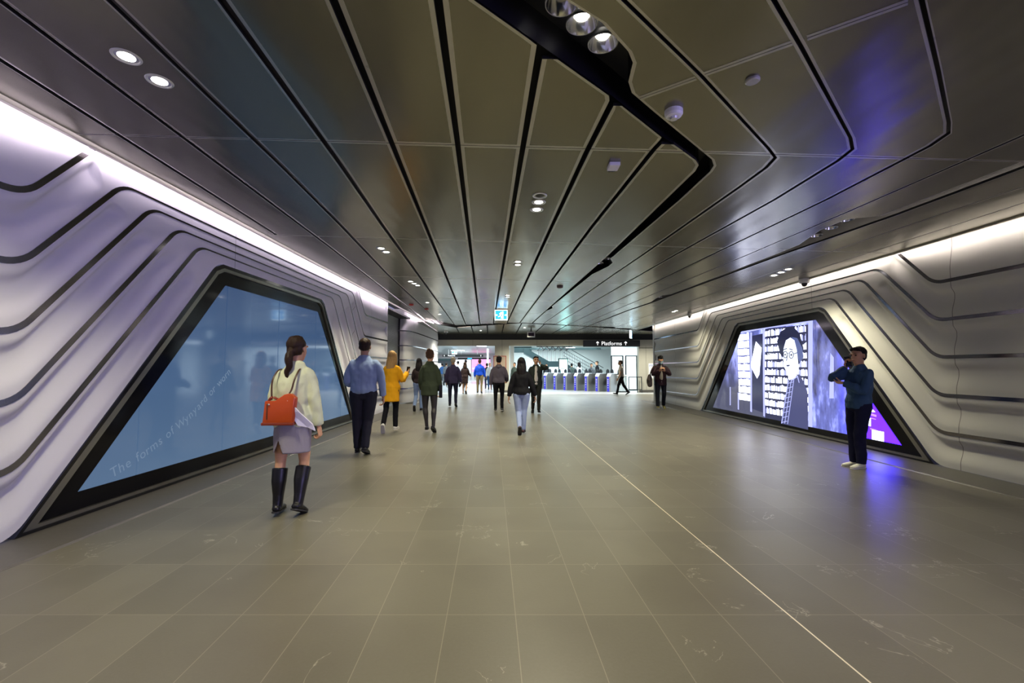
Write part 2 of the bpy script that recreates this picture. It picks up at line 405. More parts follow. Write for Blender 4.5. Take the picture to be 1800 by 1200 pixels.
R_lines = [
 [(2.2,3.5),(5.9,3.5),(7.3,3.5),(13.5,3.5),(14.0,3.5),(19.2,3.5)],
 [(2.2,2.60),(6.42,2.60),(7.25,3.45),(13.85,3.45),(14.62,2.60),(19.2,2.58)],
 [(2.2,2.07),(6.42,2.07),(7.36,3.02),(13.66,3.04),(14.63,2.09),(19.2,2.06)],
 [(2.2,1.55),(6.44,1.55),(7.72,2.91),(13.28,2.92),(14.66,1.57),(19.2,1.56)],
 [(2.2,1.02),(6.46,1.02),(8.08,2.80),(12.95,2.80),(14.74,1.04),(19.2,1.0)],
 [(2.2,.50),(6.48,.50),(8.44,2.70),(12.62,2.70),(14.86,.50),(19.2,.45)],
 [(2.2,.03),(6.52,.03),(8.72,2.58),(12.17,2.58),(14.56,.03),(19.2,.03)],
]
wr, SR = build_wall('wall_right', XR, -1, R_lines, RADL, M['wall_r'], .046, range(6))
for k in range(1,6):
    strip('trim_%d' % (20+k), XR, -1, SR[k][0], SR[k][1], [.048,.045,.020,.022,.034], M['strip'], zmax=3.3)
# cove slots: glowing profile hidden above the ceiling lip, and the lip itself
def cove(name, x0, x1, zx, y0, y1, m):
    return box(name, x0, x1, y0, y1, zceil(zx)+.07, zceil(zx)+.09, m)
o = cove('cove_lamp', -3.86, -3.80, -3.9, -4, 24.6, M['cove_l']); tag(o, 'long pinkish white cove light washing the top of the left wall', 'light')
o = cove('cove_lamp', 5.80, 5.86, 5.9, -4, 19.4, M['cove_r']); tag(o, 'long warm white cove light washing the top of the right wall', 'light')
st(box('trim_6', -3.87, -3.835, -4, 24.6, zceil(-3.9)-.03, zceil(-3.9)+.03, M['ceil_edge']))
st(box('trim_7', 5.845, 5.87, -4, 21.6, zceil(5.9)-.02, zceil(5.9)+.02, M['ceil_edge']))
# end return of the right wall and the corner beyond
st(box('wall_right.001', 5.98, 9.6, 19.16, 19.3, 0, 3.6, M['wall_r']))
# shutter recess in the left wall
st(box('wall_left.001', -4.6, -4.001, 14.5, 14.6, 0, 3.72, M['wall_l']))
sh = thing('roller_shutter', 'grey slatted roller shutter closing the recess in the left wall', 'shutter', (-4.45,16.2,0))
v, f = [], []
for i in range(110):
    z0 = .0+i*.03; b = len(v); v += [(0,-1.6,z0),(0,1.6,z0),(.014,-1.6,z0+.008),(.014,1.6,z0+.008),(.014,-1.6,z0+.024),(.014,1.6,z0+.024)]
    f += [(b,b+1,b+3,b+2),(b+2,b+3,b+5,b+4)]
    if i < 109: f.append((b+4,b+5,b+7,b+6))
mk('curtain', v, f, mat('shutter_slats', (.33,.34,.33), .45, .5), sh)
box('guide_rail', .0, .07, 1.53, 1.6, 0, 3.3, M['black'], sh); box('bottom_bar', 0, .04, -1.6, 1.53, 0, .08, M['steel'], sh)
st(box('wall_left.002', -4.6, -4.02, 14.6, 17.9, 3.30, 3.36, M['black']))
# second stretch of the left wall: return face, rounded corner, flat run
lv = [3.72, 2.83, 2.25, 1.69, 1.12, .57, .03]
path = [Vector((-4.62,17.72)), Vector((-4.30,17.74))]
for k in range(9):
    a = k/8; path.append(Vector((-4.25,17.74))*(1-a)**2 + Vector((-4.02,17.80))*2*a*(1-a) + Vector((-3.99,18.9))*a*a)
path += [Vector((-3.98,20.5)), Vector((-4.0,22.5)), Vector((-4.02,24.7))]
for k in range(1,6): a = k/5*PI/2; path.append(Vector((-4.02-.25*(1-math.cos(a)), 24.7+.25*math.sin(a))))
path.append(Vector((-4.9,24.95)))
v, f = [], []
NVv = 12; rows = []
for b in range(6):
    for j in range(NVv + (1 if b == 5 else 0)):
        t = j/NVv; rows.append((lv[b]*(1-t)+lv[b+1]*t, .03*prof(t)))
for i, p in enumerate(path):
    d = (path[min(len(path)-1,i+1)]-path[max(0,i-1)]).normalized(); nn = Vector((-d.y, d.x))
    for z, dd in rows: v.append((p.x+nn.x*dd, p.y+nn.y*dd, z))
W = len(rows)
for i in range(len(path)-1):
    for j in range(W-1): a = i*W+j; f.append((a,a+1,a+W+1,a+W))
st(mk('wall_left.003', v, f, M['wall_far'], smooth=True))
for kk, z in enumerate(lv[1:6]):
    v, f = [], []
    for i, p in enumerate(path):
        d = (path[min(len(path)-1,i+1)]-path[max(0,i-1)]).normalized(); nn = Vector((-d.y, d.x))*-.006
        v += [(p.x+nn.x, p.y+nn.y, z-.02), (p.x+nn.x, p.y+nn.y, z+.02)]
    for i in range(len(path)-1): f.append((2*i,2*i+1,2*i+3,2*i+2))
    st(mk('trim_%d' % (31+kk), v, f, M['strip']))

# ------------------------------------------------------------------ video walls
def clip_poly(poly, y0, y1):
    def cut(P, y, keep):
        out = []
        for a, b in zip(P, P[1:]+P[:1]):
            ia, ib = keep(a[0]), keep(b[0])
            if ia: out.append(a)
            if ia != ib: t = (y-a[0])/(b[0]-a[0]); out.append((y, a[1]+(b[1]-a[1])*t))
        return out
    P = cut(poly, y0, lambda q: q >= y0); return cut(P, y1, lambda q: q <= y1) if P else P
def ring(name, outer, inner, x0, x1, m, parent):
    """flat mitred frame between two matching polygons in (y,z)"""
    n = len(outer); v = []; f = []
    for x in (x0, x1):
        v += [(x,)+tuple(p) for p in outer]; v += [(x,)+tuple(p) for p in inner]
    for k in range(n):
        j = (k+1)%n
        f += [(k,j,n+j,n+k),(2*n+k,3*n+k,3*n+j,2*n+j),(k,2*n+k,2*n+j,j),(n+k,n+j,3*n+j,3*n+k)]
    o = mk(name, v, f, m, parent); bm = bmesh.new(); bm.from_mesh(o.data); bmesh.ops.recalc_face_normals(bm, faces=bm.faces); bm.to_mesh(o.data); bm.free(); return o
def chamf(P, r):
    """cut the two upper corners of a trapezium BL, TL, TR, BR"""
    BL, TL, TR, BR = [Vector(p) for p in P]
    return [tuple(BL), tuple(TL+(BL-TL).normalized()*r), tuple(TL+(TR-TL).normalized()*r), tuple(TR+(TL-TR).normalized()*r), tuple(TR+(BR-TR).normalized()*r), tuple(BR)]
def video_wall(label, X, s, open_, mid, inn, glass, joints, m_disp):
    """s=+1: room on +x side. nested outlines BL,TL,TR,BR in (y,z)"""
    t = thing('video_wall', label, 'screen', (X, open_[0][0], 0)); t.location = (0,0,0)
    ring('reveal', chamf(open_,.10), chamf(mid,.10), X-s*.075, X+s*.002, M['gloss_black'], t)
    ring('metal_frame', chamf(mid,.10), chamf(inn,.09), X-s*.075, X-s*.012, M['frame'], t)
    ring('border', chamf(inn,.09), chamf(glass,.012), X-s*.075, X-s*.045, M['bezel'], t)
    js = [glass[0][0]-1]+joints+[glass[3][0]+1]
    for a, b in zip(js, js[1:]):
        P = clip_poly(list(glass), a+.009, b-.009)
        if len(P) > 2: prism('display_panel', P, 'x', X-s*.070, X-s*.052, m_disp, t)
    prism('back_plate', [tuple(p) for p in chamf(open_,.1)], 'x', X-s*.10, X-s*.076, M['black'], t)
    return t
def disp_left():
    m = mat('blank_blue_display', (.02,.03,.05), .07, emit=(.1,.2,.4), estr=1); n = N(m)
    p = n.pos(); f = n.noise(n.mapping(p, (1,.5,.6)), 1.3, 3); z = n.sep(p)[2]
    c = n.ramp(n.math('DIVIDE', z, 2.6), [(0, (.062,.105,.165)), (.5, (.040,.075,.135)), (1, (.018,.038,.088))])
    c = n.mix(n.math('MULTIPLY', f, .5), c, (.03,.06,.13)); n.link(c, n.b.inputs['Emission Color']); return m
vl = video_wall('large blank blue video wall set into the left wall', XL, 1,
  [(3.74,.03),(6.13,2.83),(9.59,2.83),(11.72,.03)], [(3.80,.055),(6.17,2.785),(9.56,2.785),(11.66,.055)],
  [(3.93,.085),(6.22,2.745),(9.54,2.745),(11.58,.085)], [(4.31,.25),(6.37,2.56),(9.45,2.56),(11.39,.25)],
  [4.98,6.43,7.88,9.37,10.83], disp_left())
def disp_right():
    m = mat('archive_display', (.02,.02,.03), .08, emit=(.1,.1,.4), estr=1); n = N(m)
    p = n.pos(); s = n.sep(p)
    f = n.noise(n.mapping(p, (1,1.2,.5)), 2.2, 4, .6)
    c = n.ramp(f, [(.32, (.015,.016,.05)), (.50, (.06,.07,.22)), (.66, (.28,.32,.85))])
    g = n.math('DIVIDE', n.math('SUBTRACT', s[1], 7.0), 6.9)
    pur = n.ramp(g, [(0, (.10,.012,4.0)), (.13, (.09,.014,3.2)), (.20, (.04,.04,.8)), (.26, (0,0,0))])
    k = n.math('SUBTRACT', 1, n.math('MULTIPLY', n.math('SUBTRACT', g, .12), 9, clamp=True), clamp=True)
    c = n.mix(k, c, pur)
    # the dim floor of the picture towards the far low corner
    d = n.math('MULTIPLY', n.math('SUBTRACT', n.math('MULTIPLY', s[1], .10), n.math('MULTIPLY', s[2], .55)), 1.2, clamp=True)
    d = n.math('MULTIPLY', d, n.math('GREATER_THAN', s[1], 11))
    c = n.mix(d, c, (.03,.032,.055))
    n.link(c, n.b.inputs['Emission Color']); n.b.inputs['Emission Strength'].default_value = 1.9; return m
vr = video_wall('bright video wall in the right wall showing a woman among bookshelves', XR, -1,
  [(6.55,.03),(8.735,2.58),(12.16,2.58),(14.54,.03)], [(6.62,.055),(8.76,2.54),(12.13,2.54),(14.47,.055)],
  [(6.75,.085),(8.80,2.505),(12.11,2.505),(14.38,.085)], [(7.14,.20),(9.02,2.35),(11.97,2.35),(13.8,.20)],
  [8.05,9.05,10.5,11.95,13.1], disp_right())
dl2 = mat('lavender_display', (.02,.02,.03), .08, emit=(.46,.40,1.0), estr=4.6)
video_wall('blue lavender lit video wall in the right wall behind the viewer', XR, -1,
  [(-4.6,.03),(-4.5,2.9),(1.5,2.9),(2.1,.03)], [(-4.54,.06),(-4.44,2.86),(1.46,2.86),(2.03,.06)], [(-4.46,.09),(-4.36,2.82),(1.42,2.82),(1.93,.09)], [(-4.3,.25),(-4.2,2.62),(1.2,2.62),(1.7,.25)], [-2.8,-1.3,.2], dl2)
st(box('wall_right.003', 6.1, 6.2, -4.8, 2.25, 0, 3.5, M['wall_r'])); st(prism('wall_right.004', [(-4.8,0),(-4.61,0),(-4.51,2.91),(1.51,2.91),(2.11,0),(2.21,0),(2.21,3.5),(-4.8,3.5)], 'x', XR, XR+.1, M['wall_r']))
M['pic_white'] = mat('picture_white', (0,0,0), .3, emit=(.72,.76,1.0), estr=2.8)
M['pic_lav'] = mat('picture_lavender', (0,0,0), .3, emit=(.28,.30,.62), estr=1.3)
M['pic_dark'] = mat('picture_dark', (.01,.01,.02), .12, emit=(.020,.022,.06), estr=1)
M['pic_hair'] = mat('picture_hair', (.01,.01,.02), .12, emit=(.012,.014,.04), estr=1)
M['pic_hair2'] = mat('picture_hair_light', (.01,.01,.02), .12, emit=(.07,.09,.22), estr=1)
M['pic_face'] = mat('picture_face', (0,0,0), .3, emit=(.62,.70,.95), estr=1.3)
M['pic_coat'] = mat('picture_coat', (.01,.01,.02), .12, emit=(.045,.05,.13), estr=1)
M['pic_purple'] = mat('picture_purple', (0,0,0), .3, emit=(.20,.10,1.0), estr=2.5)
def rw(x, y, X=5.93):   # a spot of the picture read off the photograph, as a point on the screen plane
    u = (x-900)/800; v = (600-y)/800
    dy = math.cos(PITCH)-v*math.sin(PITCH); dz = math.sin(PITCH)+v*math.cos(PITCH); k = X/u
    return (dy*k, EYE+dz*k)
SX = XR+.050
def flat(name, polys, lift, m, parent=vr, px=True):
    v, f = [], []
    for P in polys:
        b = len(v)
        for q in P:
            y, z = rw(*q, X=SX) if px else q
            v.append((SX-lift, y, z))
        f.append(tuple(range(b, len(v))))
    return mk(name, v, f, m, parent)
rng = random.Random(3)
books, books2 = [], []
y0b, y1b = rw(1421,700,SX)[0], rw(1345,700,SX)[0]
zt, zb = 2.30, .30
rowh = (zt-zb)/11
for r in range(11):
    y = y0b
    while y < y1b-.02:
        wd = rng.uniform(.020,.050); h = rowh*rng.uniform(.55,.80)
        if rng.random() < .94: (books if rng.random() < .7 else books2).append([(y,zb+r*rowh+.02),(min(y+wd-.006,y1b),zb+r*rowh+.02),(min(y+wd-.006,y1b),zb+r*rowh+.02+h),(y,zb+r*rowh+.02+h)])
        y += wd
ya, yb_ = rw(1318,650,SX)[0], rw(1298,650,SX)[0]
for r in range(9):
    y = ya
    while y < yb_-.03:
        wd = rng.uniform(.06,.13); h = rowh*1.0*rng.uniform(.8,.98)
        books.append([(y,.55+r*.195),(min(y+wd-.012,yb_),.55+r*.195),(min(y+wd-.012,yb_),.55+r*.195+h),(y,.55+r*.195+h)]); y += wd
flat('picture_shelf_back', [[(1421,570),(1421,752),(1345,738),(1345,578)]], .0015, M['pic_dark'])
flat('picture_books', books, .003, M['pic_white'], px=False)
flat('picture_grey_books', books2, .003, mat('picture_grey', (0,0,0), .3, emit=(.25,.27,.5), estr=1.6), px=False)
flat('picture_paper', [[(1329,600),(1339,611),(1335,658),(1331,665),(1321,646),(1320,640)]], .004, M['pic_white'])
flat('picture_posts', [[(1319,584),(1322,584),(1322,724),(1319,723)],[(1341,580),(1345,579),(1345,732),(1342,731)],[(1421,566),(1429,565),(1428,752),(1421,751)],[(1460,620),(1466,628),(1466,700),(1458,700)],[(1302,583),(1341,575),(1429,563),(1429,566),(1341,578),(1302,586)]], .004, M['pic_lav'])
flat('picture_dark_gap', [[(1322,590),(1341,586),(1341,725),(1322,718)]], .002, M['pic_dark'])
stair = []
for k in range(9):
    x = 1251+k*5.3; y = 712-k*14
    stair.append([(x,y),(x+4,y-3),(x+7,y-20),(x+1,y-17)])
flat('picture_pages', stair, .003, M['pic_lav'])
flat('picture_tall_post', [[(1283,680),(1284.5,680),(1284.5,712),(1283,712)],[(1297,690),(1299,690),(1299,720),(1297,719)]], .003, M['pic_lav'])
# the woman of the picture
flat('picture_hair', [[(1366,600),(1372,583),(1384,575),(1396,575),(1406,586),(1413,612),(1410,630),(1405,640),(1396,650),(1384,655),(1378,632),(1372,622)]], .005, M['pic_hair'])
flat('picture_hair_lock', [[(1392,592),(1402,594),(1411,612),(1413,628),(1406,637),(1401,622),(1398,606)]], .006, M['pic_hair2'])
flat('picture_face', [[(1378,612),(1382,598),(1390,593),(1397,598),(1401,614),(1404,640),(1405,652),(1398,664),(1388,668),(1384,655),(1379,645),(1377,628)]], .007, M['pic_face'])
def pring(cx, cy, rx, ry, wd=1.3, n=18):
    out = []
    for k in range(n):
        a, b = k*2*PI/n, (k+1)*2*PI/n
        out.append([(cx+rx*math.cos(a),cy+ry*math.sin(a)),(cx+rx*math.cos(b),cy+ry*math.sin(b)),(cx+(rx-wd)*math.cos(b),cy+(ry-wd)*math.sin(b)),(cx+(rx-wd)*math.cos(a),cy+(ry-wd)*math.sin(a))])
    return out
flat('picture_glasses', pring(1381,623,4,6.5)+pring(1391.5,623.5,4.4,6.8)+[[(1385,620),(1387,620),(1387,621.2),(1385,621.2)],[(1396,621),(1402,619),(1402,620.4),(1396,622.4)]], .008, M['pic_hair'])
flat('picture_features', [[(1379.5,622),(1382,621.5),(1382,624.5),(1379.5,624.5)],[(1390,622),(1393,622),(1393,625),(1390,625)],[(1378,613.5),(1384,611.5),(1384,613),(1378,615)],[(1388,612),(1394,614),(1394,615.5),(1388,613.5)],[(1384,624),(1385,624),(1384,634),(1382.6,634)],[(1382.5,641.5),(1389,641),(1388,643.5),(1384,643.8)]], .008, M['pic_hair'])
flat('picture_coat', [[(1386,666),(1391,668),(1405,657),(1412,668),(1420,690),(1421,755),(1373,744),(1380,700)]], .006, M['pic_coat'])
pl = []
for k in range(9):
    y = 673+k*8.6; x = 1386-k*1.35
    pl.append([(x,y),(x+9,y-2.5),(x+9,y-1.5),(x,y+1)])
pl += [[(1386,668),(1387.2,668),(1375.2,744),(1373.8,744)],[(1391,668),(1392,668),(1380.5,744),(1379.5,744)],[(1396,664),(1397,664),(1385.6,745),(1384.6,745)],[(1391,668),(1403,660),(1406,672),(1405,673),(1402,662.5),(1392,669.5)]]
flat('picture_plaid', pl, .008, M['pic_lav'])
flat('picture_blocks', [[(1533,755),(1554,759),(1554,777),(1533,774)],[(1523,733),(1531,735),(1531,749),(1523,747)],[(1528,713),(1539,724),(1531,724)]], .004, M['pic_white'])
flat('picture_bars', [[(1528,725),(1541,729),(1541,733),(1528,729)],[(1528,733),(1540,736),(1540,737.5),(1528,734.5)],[(1530,752),(1541,755),(1541,757),(1530,754)]], .004, M['pic_purple'])

# writing on the blank screen, climbing to the right
def text_obj(name, s, size, m, parent=None, extrude=.0, align='CENTER'):
    cu = bpy.data.curves.new(name, 'FONT'); cu.body = s; cu.size = size; cu.align_x = align; cu.align_y = 'CENTER'; cu.extrude = extrude; cu.resolution_u = 3
    tmp = bpy.data.objects.new(name, cu); C.objects.link(tmp)
    dg = bpy.context.evaluated_depsgraph_get(); me = bpy.data.meshes.new_from_object(tmp.evaluated_get(dg))
    bpy.data.objects.remove(tmp); bpy.data.curves.remove(cu)
    me.materials.clear(); me.materials.append(m)
    o = bpy.data.objects.new(name, me); C.objects.link(o)
    if parent: o.parent = parent
    return o
M['faint'] = mat('faint_lettering', (.1,.1,.1), .2, emit=(.070,.115,.18), estr=1)
words = 'The forms of Wynyard or worn'
cur = [(4.66,.33),(4.85,.39),(5.05,.455),(5.16,.50),(5.31,.57),(5.43,.63),(5.70,.76),(5.93,.91),(6.09,1.03),(6.43,1.27),(6.75,1.52)]
lens_ = [0]
for a, b in zip(cur, cur[1:]): lens_.append(lens_[-1]+math.dist(a,b))
vv, ff = [], []
adv = {' ':.055, 'f':.055, 'r':.06, 'T':.09, 'W':.13, 'm':.125, 'w':.11, 's':.075}
d = 0.0
for ch in words:
    a_ = adv.get(ch, .085)
    if ch != ' ':
        q = d+a_/2
        k = max(i for i in range(len(lens_)-1) if lens_[i] <= q or i == 0); t = (q-lens_[k])/(lens_[k+1]-lens_[k])
        p0, p1 = cur[k], cur[k+1]; py, pz = p0[0]+(p1[0]-p0[0])*t, p0[1]+(p1[1]-p0[1])*t; ang = math.atan2(p1[1]-p0[1], p1[0]-p0[0])
        o = text_obj('x', ch, .15, M['faint']); b = len(vv)
        for w_ in o.data.vertices:
            cx, cy = w_.co.x, w_.co.y
            vv.append((XL-.0505, py+cx*math.cos(ang)-cy*math.sin(ang), pz+cx*math.sin(ang)+cy*math.cos(ang)))
        for pl_ in o.data.polygons: ff.append([b+i for i in pl_.vertices])
        bpy.data.objects.remove(o)
    d += a_
mk('lettering', vv, ff, M['faint'], vl)

# ------------------------------------------------------------------ ceiling lamps and fittings
def spot(loc, power, ang=120, blend=.6, col=WARM, r=.06, parent=None, name='spot_light', rot=(0,0,0)):
    l = bpy.data.lights.new(name, 'SPOT'); l.energy = power; l.spot_size = math.radians(ang); l.spot_blend = blend; l.color = col; l.shadow_soft_size = r
    o = bpy.data.objects.new(name, l); C.objects.link(o); o.location = loc; o.rotation_euler = rot
    if parent: o.parent = parent
    return o
def downlight(x, y, label, r=.075, on=True, power=1.0, cool=0, ang=125):
    z = zceil(x); t = thing('downlight', label, 'lamp', (x,y,z), 0, 'recessed ceiling downlights')
    bm = lathe(bmesh.new(), (0,0,0), [(r*.86,-.002),(r*.90,-.008),(r*1.06,-.008),(r*1.12,-.001)], 28); fromb('trim_ring', bm, M['lampring'], t, True)
    bm = lathe(bmesh.new(), (0,0,0), [(r*.90,-.003),(r*.80,-.0028),(r*.6,-.0024)], 28); fromb('reflector', bm, M['reflector'], t, True)
    bm = lathe(bmesh.new(), (0,0,0), [(r*.64,-.004),(r*.3,-.005),(.001,-.005)], 24); fromb('lens', bm, M['lamp'] if on else M['gloss_black'], t, True)
    if on: spot((0,0,-.02), SPOT_W*power, ang, .7, COOL if cool else WARM, .05, t)
    return t
DL = [(-2.48,2.82,'near left downlight, the further back of the close pair',1),(-2.46,3.07,'near left downlight, the further forward of the close pair',1),
 (.31,4.98,'unlit lamp opening heading the three in a row near the ceiling centre',0),(.31,5.18,'lit downlight in the middle of the three near the ceiling centre',1),(.30,5.43,'lit downlight at the far end of the three near the ceiling centre',1),
 (-2.19,7.52,'downlight over the shirted man, the nearer of that pair',1),(-2.17,7.76,'downlight over the shirted man, the further of that pair',1),
 (.11,8.20,'downlight beyond the three in a row, nearer of its pair',1),(.11,8.45,'downlight beyond the three in a row, further of its pair',1),
 (-2.36,10.5,'left downlight over the yellow coat, nearest of its three',1),(-2.33,10.75,'left downlight over the yellow coat, middle of its three',1),(-2.30,11.0,'left downlight over the yellow coat, furthest of its three',1),
 (-.12,12.1,'central downlight nearer the green exit sign, first of its pair',1),(-.12,12.4,'central downlight nearer the green exit sign, second of its pair',1),
 (5.00,8.15,'right downlight over the bright video wall, nearest of three',1),(5.03,8.42,'right downlight over the bright video wall, middle of three',1),(5.06,8.70,'right downlight over the bright video wall, furthest of three',1),
 (5.15,14.2,'right downlight over the masked man, nearest of the strip',1),(5.15,14.45,'right downlight over the masked man, second of the strip',1),
 (-2.62,14.0,'far left downlight beside the roller shutter',1),(-2.75,17.2,'far left downlight past the roller shutter',1),(-.35,16.9,'far central downlight beyond the exit sign',1),(.6,21.5,'small downlight in the sloping ceiling before the gates',1),(2.6,21.9,'small downlight right of the hanging display box',1),
 (4.9,21.6,'small downlight before the platforms sign',1),(-1.6,23.2,'small downlight over the left opening',1)]
for i, (x, y, lb, on) in enumerate(DL):
    t = downlight(x, y, lb, .075 if y < 9 else .07, on, power=1.0 if y < 13 else (.5 if x > 5 else 1.6), ang=125)
    if y > 20.5: t.location.z = 3.27 - (0 if x < 3 else .02)
# wide lamp openings in the dark channel: cups with bright bulbs
def cup(x, y, label, on=True, z=.05, r=.085, power=1.2):
    zc = zceil(x)+z; t = thing('spotlight_cup', label, 'lamp', (x,y,zc), 0, 'spotlight cups in the dark ceiling channel')
    bm = lathe(bmesh.new(), (0,0,0), [(r,0),(r*.93,.02),(r*.6,.07),(r*.38,.085)], 32); fromb('reflector', bm, M['reflector'], t, True)
    bm = lathe(bmesh.new(), (0,0,0), [(r*1.07,.0),(r*1.07,.01),(r,.0)], 32); fromb('rim', bm, M['lampring'], t, True)
    bm = lathe(bmesh.new(), (0,0,.055), [(.001,-.022),(r*.3,-.016),(r*.42,0),(r*.42,.02)], 20); fromb('bulb', bm, M['lamp'] if on else M['glassbulb'], t, True)
    if on: spot((0,0,-.02), SPOT_W*power, 120, .7, WARM, .05, t)
M['glassbulb'] = mat('unlit_bulb', (.6,.6,.58), .1, .3)
cup(.27, 2.36, 'unlit spotlight cup at the top edge, first of the channel trio', False)
cup(.40, 2.50, 'bright spotlight cup in the middle of the channel trio'); cup(.55, 2.65, 'bright spotlight cup at the far end of the channel trio')
cup(1.70, 7.95, 'spotlight cup in the channel pocket beyond the white box', True, .04, .06); cup(1.62, 8.3, 'second spotlight cup in the channel pocket beyond the white box', True, .04, .06)
cup(1.2, 14.35, 'small spotlight cup far down the dark channel', True, .04, .05)
for i, (x, y) in enumerate([(4.21,5.62),(4.24,5.95),(4.28,6.3)]): cup(x, y, ('unlit cup in the right channel pocket, nearest of three','unlit cup in the right channel pocket, middle of three','unlit cup in the right channel pocket, furthest of three')[i], False, .05, .07)
for i, (x, y) in enumerate([(3.88,11.5),(3.89,11.9)]): cup(x, y, ('cup in the far right channel pocket, nearer one','cup in the far right channel pocket, further one')[i], True, .03, .055, .8)
# lamps of the passage behind the camera
for x, y in ((-2.3,-1.5),(.9,-.6),(3.4,.6),(4.9,-1.5),(5.0,3.6)): downlight(x, y, 'recessed downlight in the passage behind the viewer', on=True, power=.6)
for x, y in ((-2.9,23.6),(.6,24.0),(3.0,24.1),(6.0,23.6),(7.6,23.9)): spot((x,y,3.15), SPOT_W*3.0, 150, .8, (1,.97,.85), .1)  # bare spots without fittings, added to brighten the far bulkhead
# detectors, camera domes, signs
def dome(label, loc, r=.07):
    t = thing('camera_dome', label, 'camera', loc)
    bm = lathe(bmesh.new(), (0,0,0), [(.001,0),(r*1.35,0),(r*1.35,-.05),(r*1.15,-.085),(.001,-.085)], 24); fromb('housing', bm, M['white'], t)
    bm = lathe(bmesh.new(), (0,0,-.085), [(r*.75,0),(r*.7,-.03),(r*.45,-.06),(.001,-.07)], 20); fromb('dome_cover', bm, M['gloss_black'], t, True)
dome('white security camera dome above the bright video wall', (5.80,8.95,zceil(5.8)+.0))
dome('small security camera dome at the far end of the right cove', (5.78,14.75,zceil(5.8)), .05)
dome('white security camera dome by the far left wall corner', (-3.4,23.4,3.27), .08)
t = thing('smoke_detector', 'round white smoke detector beside the dark ceiling channel', 'detector', (1.19,3.25,zceil(1.19)))
bm = lathe(bmesh.new(), (0,0,0), [(.065,0),(.065,-.03),(.055,-.045),(.04,-.05),(.001,-.05)], 24); fromb('casing', bm, M['white'], t)
bm = lathe(bmesh.new(), (0,0,-.05), [(.03,0),(.026,-.018),(.001,-.02)], 16); fromb('sensor', bm, M['lampring'], t)
t = thing('ceiling_speaker_cover', 'flat round grey cover disc on the folded ceiling panel', 'cover', (1.57,2.87,zceil(1.57)))
bm = lathe(bmesh.new(), (0,0,0), [(.045,0),(.045,-.012),(.038,-.018),(.001,-.018)], 24); fromb('disc', bm, mat('grey_cover', (.42,.41,.38), .4, .4), t)
t = thing('sensor_box', 'small white rectangular box fixed under the ceiling', 'sensor', (.95,4.17,zceil(.95)))
box('casing', -.05,.05,-.075,.055,-.035,0, M['white'], t, .005); box('mount', -.03,.03,.05,.085,-.03,0, M['black'], t)
for x, y, lb in ((1.12,10.56,'round brown sprinkler cover between the channel and the exit sign'),(-3.25,14.6,'red capped sprinkler near the roller shutter'),(-2.95,15.6,'small brown detector past the red capped sprinkler')):
    bm = lathe(bmesh.new(), (0,0,0), [(.075,0),(.075,-.025),(.05,-.04),(.001,-.04)], 18)
    o = fromb('sprinkler_cover', bm, M['red'] if 'red' in lb else mat('brown_cover', (.12,.07,.06), .5)); o.location = (x,y,zceil(x)); tag(o, lb, 'sprinkler')
M['exit_blue'] = mat('exit_sign_face', (.02,.2,.4), .3, emit=(.02,.28,.72), estr=1.6)
M['exit_white'] = mat('exit_sign_white', (.8,.9,.9), .3, emit=(.75,.95,1), estr=2.4)
def exit_sign(label, loc, w_=.42, h=.34, rz=0, up=.10):
    t = thing('exit_sign', label, 'sign', loc, rz)
    box('casing', -w_/2,w_/2,0,.04,-h,0, M['exit_white'], t)
    box('face', -w_/2+.02,w_/2-.02,-.004,0,-h+.03,-.02, M['exit_blue'], t)
    # running figure, door and arrows of the pictogram
    fig = bmesh.new()
    pic = box('pictogram_door', .035,.075,-.007,-.004,-h+.05,-.05, M['exit_white'], t)
    fromb('runner_head', cyl(bmesh.new(),(-.005,-.007,-.085),(-.005,-.004,-.085),.020,n=12), M['exit_white'], pic)
    def limb(a, b, r=.011):
        d = Vector((b[0]-a[0],0,b[1]-a[1])).normalized(); s = Vector((-d.z,0,d.x))*r
        q = [Vector((a[0],-.006,a[1]))+s,Vector((b[0],-.006,b[1]))+s,Vector((b[0],-.006,b[1]))-s,Vector((a[0],-.006,a[1]))-s]
        fig.faces.new([fig.verts.new(p) for p in q])
    limb((-.01,-.11),(-.03,-.18),.016); limb((-.03,-.18),(.01,-.22)); limb((.01,-.22),(.0,-.28)); limb((-.03,-.18),(-.06,-.22)); limb((-.06,-.22),(-.10,-.23)); limb((-.01,-.115),(.03,-.15)); limb((-.015,-.115),(-.06,-.13))
    fromb('runner', fig, M['exit_white'], pic)
    for s in (-1,1):
        fig = bmesh.new(); limb((s*.11,-.17),(s*.17,-.17),.009); limb((s*.15,-.145),(s*.175,-.17),.008); limb((s*.15,-.195),(s*.175,-.17),.008); fromb('arrow', fig, M['exit_white'], t)
    for s in (-1,1): fromb('hanger', cyl(bmesh.new(), (s*w_*.35,.02,0),(s*w_*.35,.02,up),.006,n=8), M['steel'], t)
exit_sign('blue and white exit sign hanging under the ceiling centre', (-.36,15,3.30))
exit_sign('small exit sign hanging on the right over the platforms sign', (5.25,20,3.02), .42, .34, 1.15, .17)
t = thing('clock_display', 'small white box with a dark red display hanging before the band', 'display', (.93,22,2.88))
box('casing', -.19,.19,0,.12,-.02,.24, M['white'], t, .01); box('screen_face', -.14,.14,-.004,0,.03,.19, mat('dark_display', (.03,.008,.008), .2), t)
fromb('pole', cyl(bmesh.new(),(0,.06,.24),(0,.06,.44),.03,n=10), M['black'], t)

